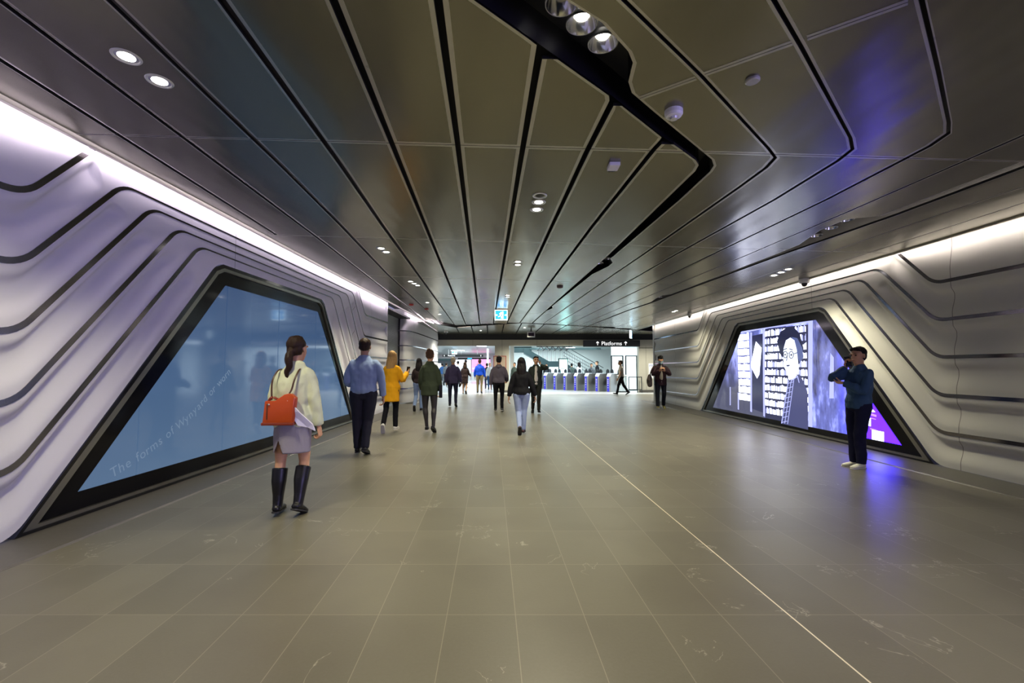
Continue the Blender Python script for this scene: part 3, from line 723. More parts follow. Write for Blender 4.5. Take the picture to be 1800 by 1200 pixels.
# ------------------------------------------------------------------ the opening and the ticket hall
st(box('wall_back', -4.9, 9.4, BH, BH+.35, 2.60, 2.94, M['beige']))
st(box('wall_back.001', -.96, -.16, BH+.001, BH+.5, 0, 2.60, M['beige']))
st(box('wall_back.002', 7.10, 9.4, BH+.001, BH+.35, 0, 2.60, M['beige']))
st(box('wall_back.003', -4.9, -4.2, BH+.001, BH+.35, 0, 2.60, M['beige']))
st(box('baseboard_back', -.97, -.15, BH-.012, BH, 0, .12, M['kerb'])); st(box('baseboard_back.001', 7.1, 9.4, BH-.012, BH, 0.0, .14, M['kerb']))
for k, x in enumerate((-2.2,-.56,1.4,3.2)): st(box('trim_%d' % (41+k), x-.004, x+.004, BH-.004, BH, 2.6, 2.94, M['black']))
st(box('trim_45', -.564,-.556,BH-.003,BH,.12,2.6, M['black'])); st(box('trim_46', 7.5,7.508,BH-.003,BH,.14,2.6, M['black'])); st(box('trim_47', 7.1,8.4,BH-.004,BH,2.47,2.50, M['black']))
whitew = mat('white_hall_wall', (.80,.83,.83), .45)
hallc = speck(mat('hall_ceiling', (.42,.47,.47), .4, .4), 2, (.3,.34,.34), .6)
st(mk('ceiling.004', [(-12,BH+.3,2.95),(14,BH+.3,2.95),(14,56,2.95),(-12,56,2.95)], [(0,3,2,1)], hallc))
st(box('wall_back.004', -12, 14, 56, 56.2, 0, 3, whitew)); st(box('wall_left.004', -12.2, -12, BH, 56, 0, 3, whitew)); st(box('wall_right.002', 13, 13.2, BH, 56, 0, 3, whitew))
st(box('wall_back.005', -.3, 12.9, 40, 40.2, 0, 2.95, whitew))
st(box('wall_back.006', 6.9, 13, 31.5, 31.7, 0, 2.95, whitew))
# white piers
def pier(label, x0, x1, y0, y1):
    t = thing('column', label, 'column', ((x0+x1)/2,(y0+y1)/2,0)); a=(x1-x0)/2; b=(y1-y0)/2
    box('shaft', -a,a,-b,b,.1,2.94, whitew, t, .02); box('plinth', -a-.01,a+.01,-b-.01,b+.01,0,.1, M['kerb'], t)
pier('white square column right behind the beige pier', -.12, .12, 26.6, 27.0)
pier('slim white column left of the beige pier in the hall', -2.0, -1.85, 36, 36.3)
pier('white column at the far left of the hall', -9.6, -8.8, 40, 40.6)
# ceiling light strips of the hall
for i, (x, y, l) in enumerate([(-3.2,31,.7),(-2.2,33,.7),(-1.6,29.5,.6),(-7,35,1),(-5,42,1.2),(1.0,29,.6),(3.5,30,.6),(6,28.5,.6),(2.2,34,.6),(4.6,36,.7),(-4.4,28.6,.7),(8.6,28.4,.6)]):
    o = box('ceiling_light', -l/2,l/2,-.12,.12,-.03,0, M['lamp_hall'] if 'lamp_hall' in M else M.setdefault('lamp_hall', mat('hall_lamp', (1,1,1), .5, emit=(.85,.96,1), estr=14))); o.location = (x,y,2.95)
    tag(o, 'flat white light panel in the ticket hall ceiling', 'light', 'hall ceiling light panels')
def area(loc, sx, sy, power, col, rot=(0,0,0)):
    l = bpy.data.lights.new('hall_light', 'AREA'); l.shape = 'RECTANGLE'; l.size = sx; l.size_y = sy; l.energy = power; l.color = col
    o = bpy.data.objects.new('hall_light', l); C.objects.link(o); o.location = loc; o.rotation_euler = rot
area((-3.5,33,2.88), 8, 10, HALL_W*1.2, COOL); area((3.6,30.5,2.88), 8, 7, HALL_W*1.1, COOL); area((9.6,28.6,2.88), 4, 4, HALL_W*.8, COOL); area((-4.5,48,2.88), 9, 10, HALL_W, COOL); area((3.4,36.5,2.88), 6, 5, HALL_W*.7, (.8,1,1))  # the area light furthest right is added to brighten the wall behind the doors
# platforms sign
t = thing('platforms_sign', 'long dark sign reading Platforms between two upward arrows', 'sign', (5.54,25.27,2.725))
box('board', -1.58,1.58,0,.11,-.18,.18, mat('sign_board', (.018,.018,.020), .35), t, .004)
M['sign_white'] = mat('sign_lettering', (.8,.8,.8), .4, emit=(1,1,1), estr=.75)
o = text_obj('lettering', 'Platforms', .30, M['sign_white'], t); o.rotation_euler = (PI/2,0,0); o.location = (0,-.004,-.01)
for s in (-1,1):
    bm = bmesh.new(); x = s*.78-.0
    def seg(a, b, r=.017):
        d = (Vector(b)-Vector(a)).normalized(); p = Vector((-d.y,d.x))*r
        bm.faces.new([bm.verts.new((x+q.x,-.004,q.y)) for q in (Vector(a)+p,Vector(b)+p,Vector(b)-p,Vector(a)-p)])
    seg((0,-.10),(0,.09)); seg((-.075,.02),(0,.10)); seg((.075,.02),(0,.10)); fromb('arrow', bm, M['sign_white'], t)
# framed poster on the beige pier
t = thing('framed_poster', 'red framed poster hanging on the beige pier', 'poster', (-.68,BH,1.62))
box('frame', -.36,.36,-.03,0,-.62,.42, mat('red_frame', (.30,.05,.03), .4), t); box('sheet', -.32,.32,-.034,-.03,-.58,.38, speck(mat('poster_sheet', (.46,.36,.26), .5), 4, (.25,.18,.12), .8), t)
# notice on the right end wall
t = thing('notice_board', 'white notice with blue heading beside the glass doors', 'notice', (7.83,BH,1.2))
box('sheet', -.19,.19,-.012,0,-.42,.42, M['white'], t); M['blue_ink'] = mat('blue_ink', (.02,.10,.42), .5)
o = text_obj('heading', 'FTD', .17, M['blue_ink'], t); o.rotation_euler = (PI/2,0,0); o.location = (0,-.014,.27)
# ticket gates
M['gate_grey'] = mat('gate_grey', (.34,.35,.36), .35, .5); M['gate_blue'] = mat('gate_blue', (.03,.03,.50), .35, emit=(.02,.02,.5), estr=.35)
M['gate_top'] = mat('gate_light_top', (.75,.8,.85), .3, emit=(.7,.85,1), estr=.6); M['paddle'] = mat('gate_paddle', (.05,.06,.07), .15)
def ticket_gate():
    t = thing('ticket_gate', 'x', 'ticket gate', (0,0,0), 0, 'row of ticket gates in the hall')
    bm = bmesh.new(); pr = [(-.0,0),(.0,.86),(.12,1.03),(1.5,1.03),(1.6,.92),(1.6,0)]
    A = [bm.verts.new((-.13,y,z)) for y,z in pr]; B = [bm.verts.new((.13,y,z)) for y,z in pr]
    bm.faces.new(A); bm.faces.new(B[::-1])
    for k in range(6): bm.faces.new([A[k],B[k],B[(k+1)%6],A[(k+1)%6]])
    bmesh.ops.recalc_face_normals(bm, faces=bm.faces); fromb('cabinet', bm, M['gate_grey'], t)
    f = box('front_panel', -.10,.03,-.012,0,.02,.86, M['gate_blue'], t)
    bm = bmesh.new()
    for z, h in ((.70,.06),(.60,.05),(.50,.05),(.38,.04),(.24,.025)): bx(bm,-.065,-.01,-.016,-.012,z-h/2,z+h/2)
    fromb('icons', bm, M['white'], f)
    prism('reader_top', [(-.01,.87),(.11,1.04),(.42,1.04),(.42,1.055),(.10,1.055),(-.03,.88)], 'x', -.12, .12, M['gate_top'], t)
    for s in (-1,1):
        P = [(.0,.35),(.36,.35)] + [(.18+.18*math.cos(a), 1.12+.18*math.sin(a)) for a in [k*PI/8 for k in range(9)]]
        o = prism('paddle', [(p*s,q) for p,q in P], 'y', .75, .77, M['paddle'], t); o.location.x = s*.13; o.scale.x = .62
    return t
g0 = ticket_gate()
GP = [(1.55,29.7,'ticket gate furthest left, half behind the man on the phone'),(2.12,29.09,'ticket gate second from the left of the row'),(2.68,28.45,'ticket gate third from the left of the row'),(3.24,27.9,'ticket gate in the middle of the row'),(3.81,27.35,'ticket gate right of the middle of the row'),(4.37,26.85,'ticket gate third from the right of the row'),(4.92,26.4,'ticket gate second from the right of the row'),(5.5,26.0,'ticket gate furthest right, beside the walking man in beige')]
def dup(root):
    r = root.copy(); C.objects.link(r)
    for ch in list(root.children):
        c = ch.copy(); C.objects.link(c); c.parent = r
        for g in ch.children: d = g.copy(); C.objects.link(d); d.parent = c
    return r
for i, (x, y, lb) in enumerate(GP):
    g = g0 if i == 0 else dup(g0)
    g.location = (x,y,0); g.rotation_euler.z = -.77; g['label'] = lb
# glass doors at the right
def glass_door(label, x0, x1, y, h=2.05):
    t = thing('glass_door', label, 'door', ((x0+x1)/2,y,0)); a = (x1-x0)/2
    box('stile', -a,-a+.07,0,.05,0,h, M['darkframe'], t); box('stile', a-.07,a,0,.05,0,h, M['darkframe'], t)
    box('rail', -a+.07,a-.07,0,.05,h-.06,h, M['darkframe'], t); box('rail', -a+.07,a-.07,0,.05,0,.07, M['darkframe'], t)
    box('pane', -a+.07,a-.07,.02,.03,.07,h-.06, M['glass'], t)
M['darkframe'] = mat('dark_door_frame', (.03,.04,.045), .3, .5)
glass_door('dark framed glass door right of the ticket gates', 6.02, 6.78, 27.7, 2.12); glass_door('second dark framed glass panel left of the notice', 6.86, 7.60, 27.6, 2.12)
t = thing('barrier_rail', 'low dark metal rail in front of the glass doors', 'rail', (6.75,25.3,0))
box('top_rail', -.3,.45,-.02,.02,.84,.88, M['darkframe'], t); box('lower_rail', -.3,.45,-.02,.02,.16,.19, M['darkframe'], t)
for x in (-.28,.2,.43): box('post', x-.018,x+.018,-.018,.018,0,.84, M['darkframe'], t)
t = thing('glass_fence', 'waist high glass barrier joining the last ticket gate', 'barrier', (6.25,25.62,0)); box('pane', -.35,.35,0,.02,.06,.92, M['glass'], t); box('base_channel', -.36,.36,-.02,.04,0,.06, M['darkframe'], t); box('handrail', -.36,.36,-.03,.05,.92,.97, M['white'], t)
# staircase
M['stair_dark'] = mat('stair_soffit', (.035,.07,.075), .35, .3); M['stair_rail'] = mat('stair_rail', (.05,.06,.07), .4)
t = thing('staircase', 'dark staircase with railings rising behind the ticket gates', 'staircase', (0,34.5,0))
def beam(name, a, b, th, y0, y1, m):
    return prism(name, [(a[0],a[1]),(b[0],b[1]),(b[0],b[1]-th),(a[0],a[1]-th)], 'y', y0, y1, m, t)
beam('upper_flight', (.9,2.94), (2.8,1.85), .50, 0, 1.6, M['stair_dark']); beam('landing', (2.8,1.85), (3.9,1.85), .42, 0, 1.6, M['stair_dark']); beam('lower_flight', (3.9,1.80), (6.9,.10), .42, 0, 1.6, M['stair_dark'])
beam('overhead_beam', (1.4,2.86), (6.7,2.86), .14, -.2, 0, M['stair_dark']); beam('soffit_panel', (-.1,2.94),(1.5,2.94), .42, .2, 1.2, M['stair_dark'])
bm = bmesh.new()
for k in range(20): x = 2.0+k*.1; bx(bm, x-.014,x+.014,-.02,.0,1.85 if x > 2.8 else 1.85+(2.8-x)*.57,2.72)
fromb('upper_balusters', bm, M['stair_rail'], t)['kind'] = 'stuff'
bm = bmesh.new()
for k in range(24): x = 4.0+k*.12; zb_ = 1.80-(x-3.9)*.567; bx(bm, x-.014,x+.014,-.02,.0,zb_,min(2.8,zb_+1.0))
fromb('lower_balusters', bm, M['stair_rail'], t)['kind'] = 'stuff'
for d_ in (.25,.5,.75,1.0):
    beam('rail', (3.9,1.80+d_), (6.9,.10+d_), .035, -.03, .01, M['stair_rail'])
beam('handrail', (4.7,2.8), (7.2,1.38), .06, 1.4, 1.46, M['stair_rail'])
# dark zigzag lattice under the hall ceiling
bm = bmesh.new(); zx = [1.9+.21*k for k in range(12)]
for k in range(11): cyl(bm, (zx[k],33,2.90 if k%2 else 2.66),(zx[k+1],33,2.66 if k%2 else 2.90),.028,n=6); cyl(bm, (zx[k],34,2.90 if k%2 else 2.62),(zx[k+1],33,2.62 if k%2 else 2.90),.022,n=6)
cyl(bm,(1.8,33,2.9),(4.4,33,2.9),.03,n=6); cyl(bm,(1.8,33.5,2.92),(4.4,33.5,2.92),.03,n=6)
tag(fromb('ceiling_lattice', bm, M['black']), 'dark zigzag lattice under the hall ceiling above the stairs', 'lattice')
# kiosk screen
t = thing('information_screen', 'upright cyan lit information screen below the stair landing', 'screen', (3.55,31.5,0))
box('casing', -.33,.33,0,.14,.0,2.02, M['black'], t, .01)
m = mat('kiosk_display', (.1,.5,.5), .2, emit=(.35,1,.95), estr=3); n = N(m); c = n.ramp(n.math('DIVIDE', n.sep(n.pos())[2], 2.0), [(.4,(.3,.85,.95)),(.8,(.75,1,.95)),(1,(.1,.75,.55))]); n.link(c, n.b.inputs['Emission Color'])
d_ = box('display', -.27,.27,-.006,0,.75,1.95, m, t); box('printed_lines', -.2,.05,-.008,-.006,1.3,1.36, M['blue_ink'], d_)
# left hall: signs, shop fronts
M['shop_pink'] = mat('shop_pink_lit', (.6,.1,.3), .4, emit=(1,.25,.55), estr=1.1); M['shop_white'] = mat('shop_white_lit', (.8,.8,.8), .4, emit=(.9,.95,1), estr=1.3)
t = thing('direction_sign', 'long dark direction sign with white arrows across the left hall', 'sign', (-4.1,38,2.36)); box('board', -1.7,1.7,0,.1,-.10,.10, M['black'], t)
o = text_obj('lettering', 'Platforms', .16, M['sign_white'], t); o.rotation_euler = (PI/2,0,0); o.location = (-.95,-.004,0)
for x in (-1.55,1.5):
    bm = bmesh.new(); bx(bm,x-.012,x+.012,-.006,-.002,-.07,.05); bx(bm,x-.04,x+.04,-.006,-.002,.02,.04); fromb('arrow', bm, M['sign_white'], t)
for x in (-1.2,1.2): fromb('hanger', cyl(bmesh.new(),(x,.05,.1),(x,.05,.59),.02,n=8), M['steel'], t)
t = thing('direction_sign', 'lower dark direction sign behind the first in the left hall', 'sign', (-3.5,42,2.2)); box('board', -1.5,1.5,0,.1,-.07,.07, M['black'], t); box('lit_patch', -.6,-.2,-.004,0,-.05,.05, M['exit_blue'], t)
for x in (-1.2,1.2): fromb('hanger', cyl(bmesh.new(),(x,.05,.07),(x,.05,.75),.02,n=8), M['steel'], t)
exit_sign('small pale blue exit sign hanging in the left hall', (-4.75,37.5,2.72), .42, .25, 0, .23)
t = thing('shop_display', 'pink lit shop display at the end of the left hall', 'shop display', (-3.4,50,0)); box('backdrop', -1.0,1.0,0,.1,.6,2.35, M['shop_pink'], t); box('counter', -1.0,1.0,-.5,0,0,.9, M['white'], t); box('lit_shelf', -.9,.9,-.1,0,1.2,1.3, M['shop_white'], t)
t = thing('shop_window_bay', 'dark shop doorway with a lit header at the hall far left', 'shop front', (-7.2,48,0)); box('opening', -1.6,.9,0,.1,0,2.1, mat('shop_dark', (.05,.06,.07), .4), t); box('header', -1.6,.9,-.05,0,2.1,2.3, M['stair_dark'], t); box('lit_window', -1.1,-.2,-.02,0,1.0,1.8, M['shop_white'], t)
t = thing('shop_window_bay', 'white lit shop window left of the pink display', 'shop front', (-5.3,49.5,0)); box('window_pane', -.9,.8,0,.1,.8,2.2, M['shop_white'], t); box('stall_riser', -.9,.8,-.02,.1,0,.8, M['white'], t)
# ------------------------------------------------------------------ people
V = Vector
def cat_rom(P, R, sub=3):
    if len(P) < 3: sub_ = 2
    out, rr = [], []; n = len(P)
    for i in range(n-1):
        p0 = P[max(0,i-1)]; p1 = P[i]; p2 = P[i+1]; p3 = P[min(n-1,i+2)]
        for k in range(sub):
            t = k/sub
            q = .5*((2*p1) + (p2-p0)*t + (2*p0-5*p1+4*p2-p3)*t*t + (3*p1-3*p2+p3-p0)*t**3)
            out.append(q); rr.append((R[i][0]*(1-t)+R[i+1][0]*t, R[i][1]*(1-t)+R[i+1][1]*t))
    out.append(P[-1]); rr.append(R[-1]); return out, rr
def tube(bm, P, R, side=(1,0,0), n=16, sub=3, cap=(1,1)):
    P = [V(p) for p in P]; R = [(r,r) if not isinstance(r, tuple) else r for r in R]
    P, R = cat_rom(P, R, sub); m = len(P); rings = []
    def frame(t):
        s = V(side); s = s - t*s.dot(t)
        if s.length < .05: s = t.orthogonal()
        s.normalize(); return s, t.cross(s)
    T = [(P[min(m-1,i+1)]-P[max(0,i-1)]).normalized() for i in range(m)]
    seq = []
    e = min(R[0])*cap[0]
    for k, sc in ((.95,.30),(.78,.62),(.45,.88)): seq.append((P[0]-T[0]*e*k, (R[0][0]*sc,R[0][1]*sc), T[0]))
    for i in range(m): seq.append((P[i], R[i], T[i]))
    e = min(R[-1])*cap[1]
    for k, sc in ((.45,.88),(.78,.62),(.95,.30)): seq.append((P[-1]+T[-1]*e*k, (R[-1][0]*sc,R[-1][1]*sc), T[-1]))
    for p, r, t in seq:
        s, u = frame(t)
        rings.append([bm.verts.new(p + s*(r[0]*math.cos(q*2*PI/n)) + u*(r[1]*math.sin(q*2*PI/n))) for q in range(n)])
    for a, b in zip(rings, rings[1:]):
        for q in range(n): bm.faces.new([a[q],a[(q+1)%n],b[(q+1)%n],b[q]])
    bm.faces.new(rings[0][::-1]); bm.faces.new(rings[-1]); return bm
def ellipsoid(bm, c, r, M3=None, nu=16, nv=12):
    c = V(c); top = []; rows = []
    for j in range(1, nv):
        th = PI*j/nv; row = []
        for i in range(nu):
            a = 2*PI*i/nu; p = V((r[0]*math.sin(th)*math.cos(a), r[1]*math.sin(th)*math.sin(a), r[2]*math.cos(th)))
            row.append(bm.verts.new(c + (M3 @ p if M3 else p)))
        rows.append(row)
    q = V((0,0,r[2])); t = bm.verts.new(c+(M3@q if M3 else q)); b = bm.verts.new(c-(M3@q if M3 else q))
    for A, B in zip(rows, rows[1:]):
        for i in range(nu): bm.faces.new([A[i],B[i],B[(i+1)%nu],A[(i+1)%nu]])
    for i in range(nu): bm.faces.new([t,rows[0][i],rows[0][(i+1)%nu]]); bm.faces.new([b,rows[-1][(i+1)%nu],rows[-1][i]])
    return bm
def union(name, bm, vox, m, parent, smooth=4, folds=0, fsc=(7,7,3), seed=0, zcut=None):
    bmesh.ops.recalc_face_normals(bm, faces=bm.faces)
    me = bpy.data.meshes.new(name); bm.to_mesh(me); bm.free()
    o = bpy.data.objects.new('tmp', me); C.objects.link(o)
    r = o.modifiers.new('r', 'REMESH'); r.mode = 'VOXEL'; r.voxel_size = vox; r.adaptivity = 0
    if smooth: s = o.modifiers.new('s', 'SMOOTH'); s.iterations = smooth; s.factor = .5
    dg = bpy.context.evaluated_depsgraph_get(); me2 = bpy.data.meshes.new_from_object(o.evaluated_get(dg))
    bpy.data.objects.remove(o); me2.name = name
    if folds:
        nrm = [v.normal.copy() for v in me2.vertices]
        for v, nn in zip(me2.vertices, nrm):
            p = v.co; d = noise.noise(V((p.x*fsc[0]+seed, p.y*fsc[1], p.z*fsc[2]+.6*p.x*fsc[0])))+.5*noise.noise(V((p.x*fsc[0]*2.3, p.y*fsc[1]*2.3+seed, p.z*fsc[2]*2.6)))
            v.co = p + nn*folds*d
    me2.materials.clear(); me2.materials.append(m)
    me2.polygons.foreach_set('use_smooth', [True]*len(me2.polygons))
    ob = bpy.data.objects.new(name, me2); C.objects.link(ob); ob.parent = parent; return ob
def cloth(name, col, rough=.8, sc=140, amt=.25, **kw):
    m = mat(name, col, rough, spec=.15, **kw); n = N(m); f = n.noise(n.obj(), sc, 2, .6); g = n.noise(n.obj(), 7, 2)
    n.col(n.mix(n.math('MULTIPLY', f, amt), col, tuple(min(1,x*1.6+.003) for x in col)))
    n.bump(n.math('ADD', n.math('MULTIPLY', f, .3), g), .25, .01); return m
def hairm(name, col):
    m = mat(name, col, .5, spec=.15); n = N(m); f = n.noise(n.mapping(n.obj(), (1,1,.12)), 120, 2, .6)
    n.col(n.mix(f, tuple(x*.55 for x in col), tuple(min(1,x*1.6) for x in col))); n.bump(f, .5, .006); return m
def skin(name, col): return mat(name, col, .5, spec=.35)
SK1 = skin('skin_light', (.60,.33,.19)); SK2 = skin('skin_tan', (.42,.23,.14)); SK3 = skin('skin_brown', (.20,.10,.06))
EYE_M = mat('eye_dark', (.02,.015,.01), .15); LIP = mat('lips', (.35,.12,.10), .5)
HB = hairm('hair_black', (.010,.008,.008)); HBR = hairm('hair_brown', (.07,.035,.018)); HBL = hairm('hair_blonde', (.42,.25,.09)); HGR = hairm('hair_grey', (.42,.36,.26)); HDB = hairm('hair_dark_brown', (.028,.016,.010))
LEATHER = mat('black_leather', (.007,.007,.009), .34, spec=.35); SOLE = mat('rubber_sole', (.02,.02,.02), .6); WSOLE = mat('white_sole', (.72,.70,.64), .5)

def person(label, loc, rz, h, s):
    g = s.get
    t = thing('person', label, 'person', loc, math.radians(rz))
    if g('group'): t['group'] = s['group']
    vox = g('vox', .010); H = h; bw = g('bw', 1.0); fem = g('fem', False)
    hip = V((0,0,0)); lean = math.radians(g('lean', 2)); up = V((g('roll',0)*.01, math.sin(lean), math.cos(lean)))
    J = {}
    def unit(v): return V(v).normalized()
    legs = g('legs', {'L': ((0,.05,-1),(0,-.02,-1),0), 'R': ((0,-.05,-1),(0,-.06,-1),0)})
    low = 9
    for k, sx in (('L',-1),('R',1)):
        th, shn, fp = legs[k][:3]; yaw = legs[k][3] if len(legs[k]) > 3 else -sx*6
        hj = V((sx*.052*H*bw,0,0)); kn = hj+unit(th)*.245*H; an = kn+unit(shn)*.235*H
        a = math.radians(fp); f = V((0,math.cos(a),-math.sin(a))); f.rotate(Matrix.Rotation(math.radians(yaw),3,'Z'))
        u = V((0,math.sin(a),math.cos(a))); u.rotate(Matrix.Rotation(math.radians(yaw),3,'Z'))
        J[k] = (hj,kn,an,f,u); low = min(low, (an-u*.04*H-f*.03*H).z, (an-u*.04*H+f*.10*H).z)
    base = V((0,0,-low)); hip = base
    for k in 'LR': hj,kn,an,f,u = J[k]; J[k] = (hj+base,kn+base,an+base,f,u)
    def S(d): return hip + up*d*H
    fr = V((0,math.cos(lean),-math.sin(lean)))   # body forward
    tors = [(-.035,.080,.062),(.03,.100 if fem else .096,.070),(.09,.078 if fem else .088,.058),(.15,.080 if fem else .096,.062),(.215,.088 if fem else .106,.064),(.262,.086 if fem else .102,.052),(.290,.064,.040),(.305,.045,.036)]
    belly = g('belly', 0)
    def torso(bm, off, s0, s1=.315, flare=0, front=0):
        P, R = [], []
        def rad(d):
            if d < tors[0][0]: return tors[0][1], tors[0][2]
            for a, b in zip(tors, tors[1:]):
                if a[0] <= d <= b[0]: q = (d-a[0])/(b[0]-a[0]); return a[1]+(b[1]-a[1])*q, a[2]+(b[2]-a[2])*q
            return tors[-1][1], tors[-1][2]
        ds = [s0] + [d for d,_,_ in tors if s0+.02 < d < s1-.012] + [s1]
        if s0 < -.10: ds = [s0, (s0-.03)/2-.02] + ds[1:]
        for d in sorted(ds):
            a, b = rad(d); fl = flare*max(0,(.06-d))/.3; bb = belly*max(0,1-abs(d-.08)/.12)
            wa = a*H*bw+off+fl; wb = b*H*(.6+.4*bw)+off+fl*.8+bb
            if s0 < 0 and d < .03 and off > 0: wa = max(wa, .098*H*bw+off*.8)
            P.append(S(d)+fr*(bb*.6-.004)); R.append((wa, wb))
        tube(bm, P, R, n=28, cap=(g('hemcap',.12),.8))
    # head frame
    hy = math.radians(g('yaw',0)); hp = math.radians(g('pitch',0)); HM = Matrix.Rotation(hy,3,'Z') @ Matrix.Rotation(-hp,3,'X')
    nb = S(.32); hc = S(.40)+HM@V((0,.012*H,.012*H)); hs = g('head',1.10)*H
    def HP(x,y,z): return hc + HM@V((x*hs,y*hs,z*hs))
    arms = g('arms', {'L': ((-.16,.02,-1),(-.06,.22,-1)), 'R': ((.16,.02,-1),(.06,.22,-1))})
    A = {}
    for k, sx in (('L',-1),('R',1)):
        sj = S(.268)+V((sx*(.084 if fem else .096)*H*bw,-.004*H,0))
        if isinstance(arms[k][0], str):
            w0, q = arms[k][0], arms[k][1]; tg = HP(*q) if w0 == 'head' else S(q[2])+V((q[0]*H,q[1]*H,0))
            d_ = tg-sj; L1, L2 = .165*H, .145*H; L = min(d_.length, (L1+L2)*.995); dn = d_.normalized(); c_ = (L1*L1+L*L-L2*L2)/(2*L1*L)
            pole = unit(arms[k][5]); pole = (pole-dn*pole.dot(dn)).normalized()
            el = sj+dn*L1*c_+pole*L1*math.sqrt(max(0,1-c_*c_)); wr_ = sj+dn*L; fa = wr_-el
        else:
            ua, fa = arms[k][:2]; el = sj+unit(ua)*.165*H; wr_ = el+unit(fa)*.145*H
        A[k] = (sj,el,wr_,unit(fa),sx)
    bm = bmesh.new()
    torso(bm, -.012, -.03)
    tube(bm, [S(.29),S(.33),hc+HM@V((0,-.012*H,-.02*H))], [(.040*H,.036*H),(.030*H*(.9 if fem else 1.1),.032*H),(.034*H,.036*H)], n=16)
    ellipsoid(bm, HP(0,-.006,.018), (.043*hs,.054*hs,.049*hs), HM, 24, 18)
    tube(bm, [HP(0,.012,.02),HP(0,.022,-.015),HP(0,.030,-.045)], [(.036*hs,.034*hs),(.033*hs,.028*hs),(.018*hs,.016*hs)], n=18)
    tube(bm, [HP(0,.048,.010),HP(0,.058,-.006),HP(0,.062,-.012)], [(.005*hs,.006*hs),(.007*hs,.007*hs),(.010*hs,.006*hs)], n=10)
    tube(bm, [HP(-.028,.042,.020),HP(0,.052,.021),HP(.028,.042,.020)], [.006*hs,.005*hs,.006*hs], side=(0,0,1), n=8)
    tube(bm, [HP(-.011,.046,-.028),HP(0,.052,-.027),HP(.011,.046,-.028)], [.006*hs,.007*hs,.006*hs], side=(0,0,1), n=8)
    for sx in (-1,1): ellipsoid(bm, HP(sx*.044,-.006,.002), (.006*hs,.011*hs,.018*hs), HM, 8, 8)
    for k in 'LR':
        hj,kn,an,f,u = J[k]; cov = any(q[0] in ('trousers','tights') for q in s['wear']); lw = .70 if cov else .92; lb = .82 if cov else 1.0
        tube(bm, [hj+V((0,0,.01)),hj.lerp(kn,.35),kn,kn.lerp(an,.3)-f*.008*H,kn.lerp(an,.7),an], [(.050*H*lb,.054*H*lb),(.046*H*lb,.050*H*lb),(.031*H*lw,.034*H*lw),(.033*H*lw,.036*H*lw),(.022*H*lw,.025*H*lw),(.018*H*lw,.021*H*lw)], n=16)
        tube(bm, [an-f*.02*H-u*.018*H,an+f*.03*H-u*.018*H,an+f*.09*H-u*.028*H], [(.018*H,.016*H),(.022*H,.016*H),(.024*H,.009*H)], n=12)
        sj,el,wr_,fd,sx = A[k]
        tube(bm, [sj,sj.lerp(el,.4),el,el.lerp(wr_,.35),wr_], [.020*H,.021*H,.020*H,.020*H,(.016*H,.013*H)], n=14)
        # hand
        cu = arms[k][2] if len(arms[k]) > 2 else 22
        pn = unit(arms[k][3]) if len(arms[k]) > 3 else V((-sx,0,0))     # palm faces this way
        hd = unit(arms[k][4]) if len(arms[k]) > 4 else fd
        pn = (pn-hd*pn.dot(hd)).normalized(); lat = hd.cross(pn)*(1 if sx > 0 else -1)
        if lat.dot(V((0,1,.4))) < -.2: lat = -lat
        hl = H*.058
        tube(bm, [wr_,wr_+hd*hl*.5,wr_+hd*hl], [(.015*H,.011*H),(.023*H,.010*H),(.024*H,.008*H)], side=lat, n=14)
        for q, ln in ((.95,.050),(.32,.057),(-.32,.053),(-.95,.042)):
            p = wr_+hd*hl*.95+lat*q*.018*H; d = hd.copy(); P = [p-hd*.012*H]; P.append(p)
            ax = hd.cross(pn)
            for j, fr_ in enumerate((.45,.32,.25)):
                d = d.copy(); d.rotate(Matrix.Rotation(math.radians(cu*(1.0 if j else .7)),3,ax)); p = p+d*ln*H*fr_; P.append(p)
            tube(bm, P, [.0056*H,.0056*H,.0052*H,.0048*H,.0042*H], side=lat, n=8, sub=2)
        d1 = (lat*.75+hd*.6+pn*.25).normalized(); d2 = (lat*.25+hd*.9+pn*(.2+cu*.012)).normalized(); p = wr_+hd*hl*.25+lat*.012*H
        tube(bm, [p,p+d1*.028*H,p+d1*.028*H+d2*.026*H], [.0078*H,.0066*H,.0050*H], side=hd, n=8)
        A[k] = (sj,el,wr_,fd,sx,hd,pn,lat)
    union('body', bm, g('bvox', vox*.7), g('skin', SK1), t, smooth=2)
    if g('face'):
        for sx in (-1,1):
            bm = ellipsoid(bmesh.new(), HP(sx*.0175,.0455,.008), (.0078*hs,.0050*hs,.0042*hs), HM, 12, 8); fromb('eye', bm, EYE_M, t, True)
        bm = tube(bmesh.new(), [HP(-.024,.050,.0185),HP(-.017,.0535,.021),HP(-.008,.0535,.019)], [.0022*hs]*3, n=6); tube(bm, [HP(.024,.050,.0185),HP(.017,.0535,.021),HP(.008,.0535,.019)], [.0022*hs]*3, n=6); fromb('eyebrows', bm, s['hair'][1], t, True)
        bm = tube(bmesh.new(), [HP(-.014,.0525,-.028),HP(0,.0605,-.0275),HP(.014,.0525,-.028)], [.0018*hs,.0032*hs,.0018*hs], n=8); fromb('lips', bm, LIP, t, True)
    # hair
    kind, hm = s['hair'][:2]; bm = bmesh.new()
    ellipsoid(bm, HP(0,-.017,.030), (.0475*hs,.052*hs,.049*hs), HM, 24, 18)
    ellipsoid(bm, HP(0,-.026,.004), (.0445*hs,.036*hs,.044*hs), HM, 20, 14)
    if kind == 'short': tube(bm, [HP(-.028,.026,.054),HP(0,.036,.059),HP(.028,.026,.054)], [.013*hs,.015*hs,.013*hs], n=10)
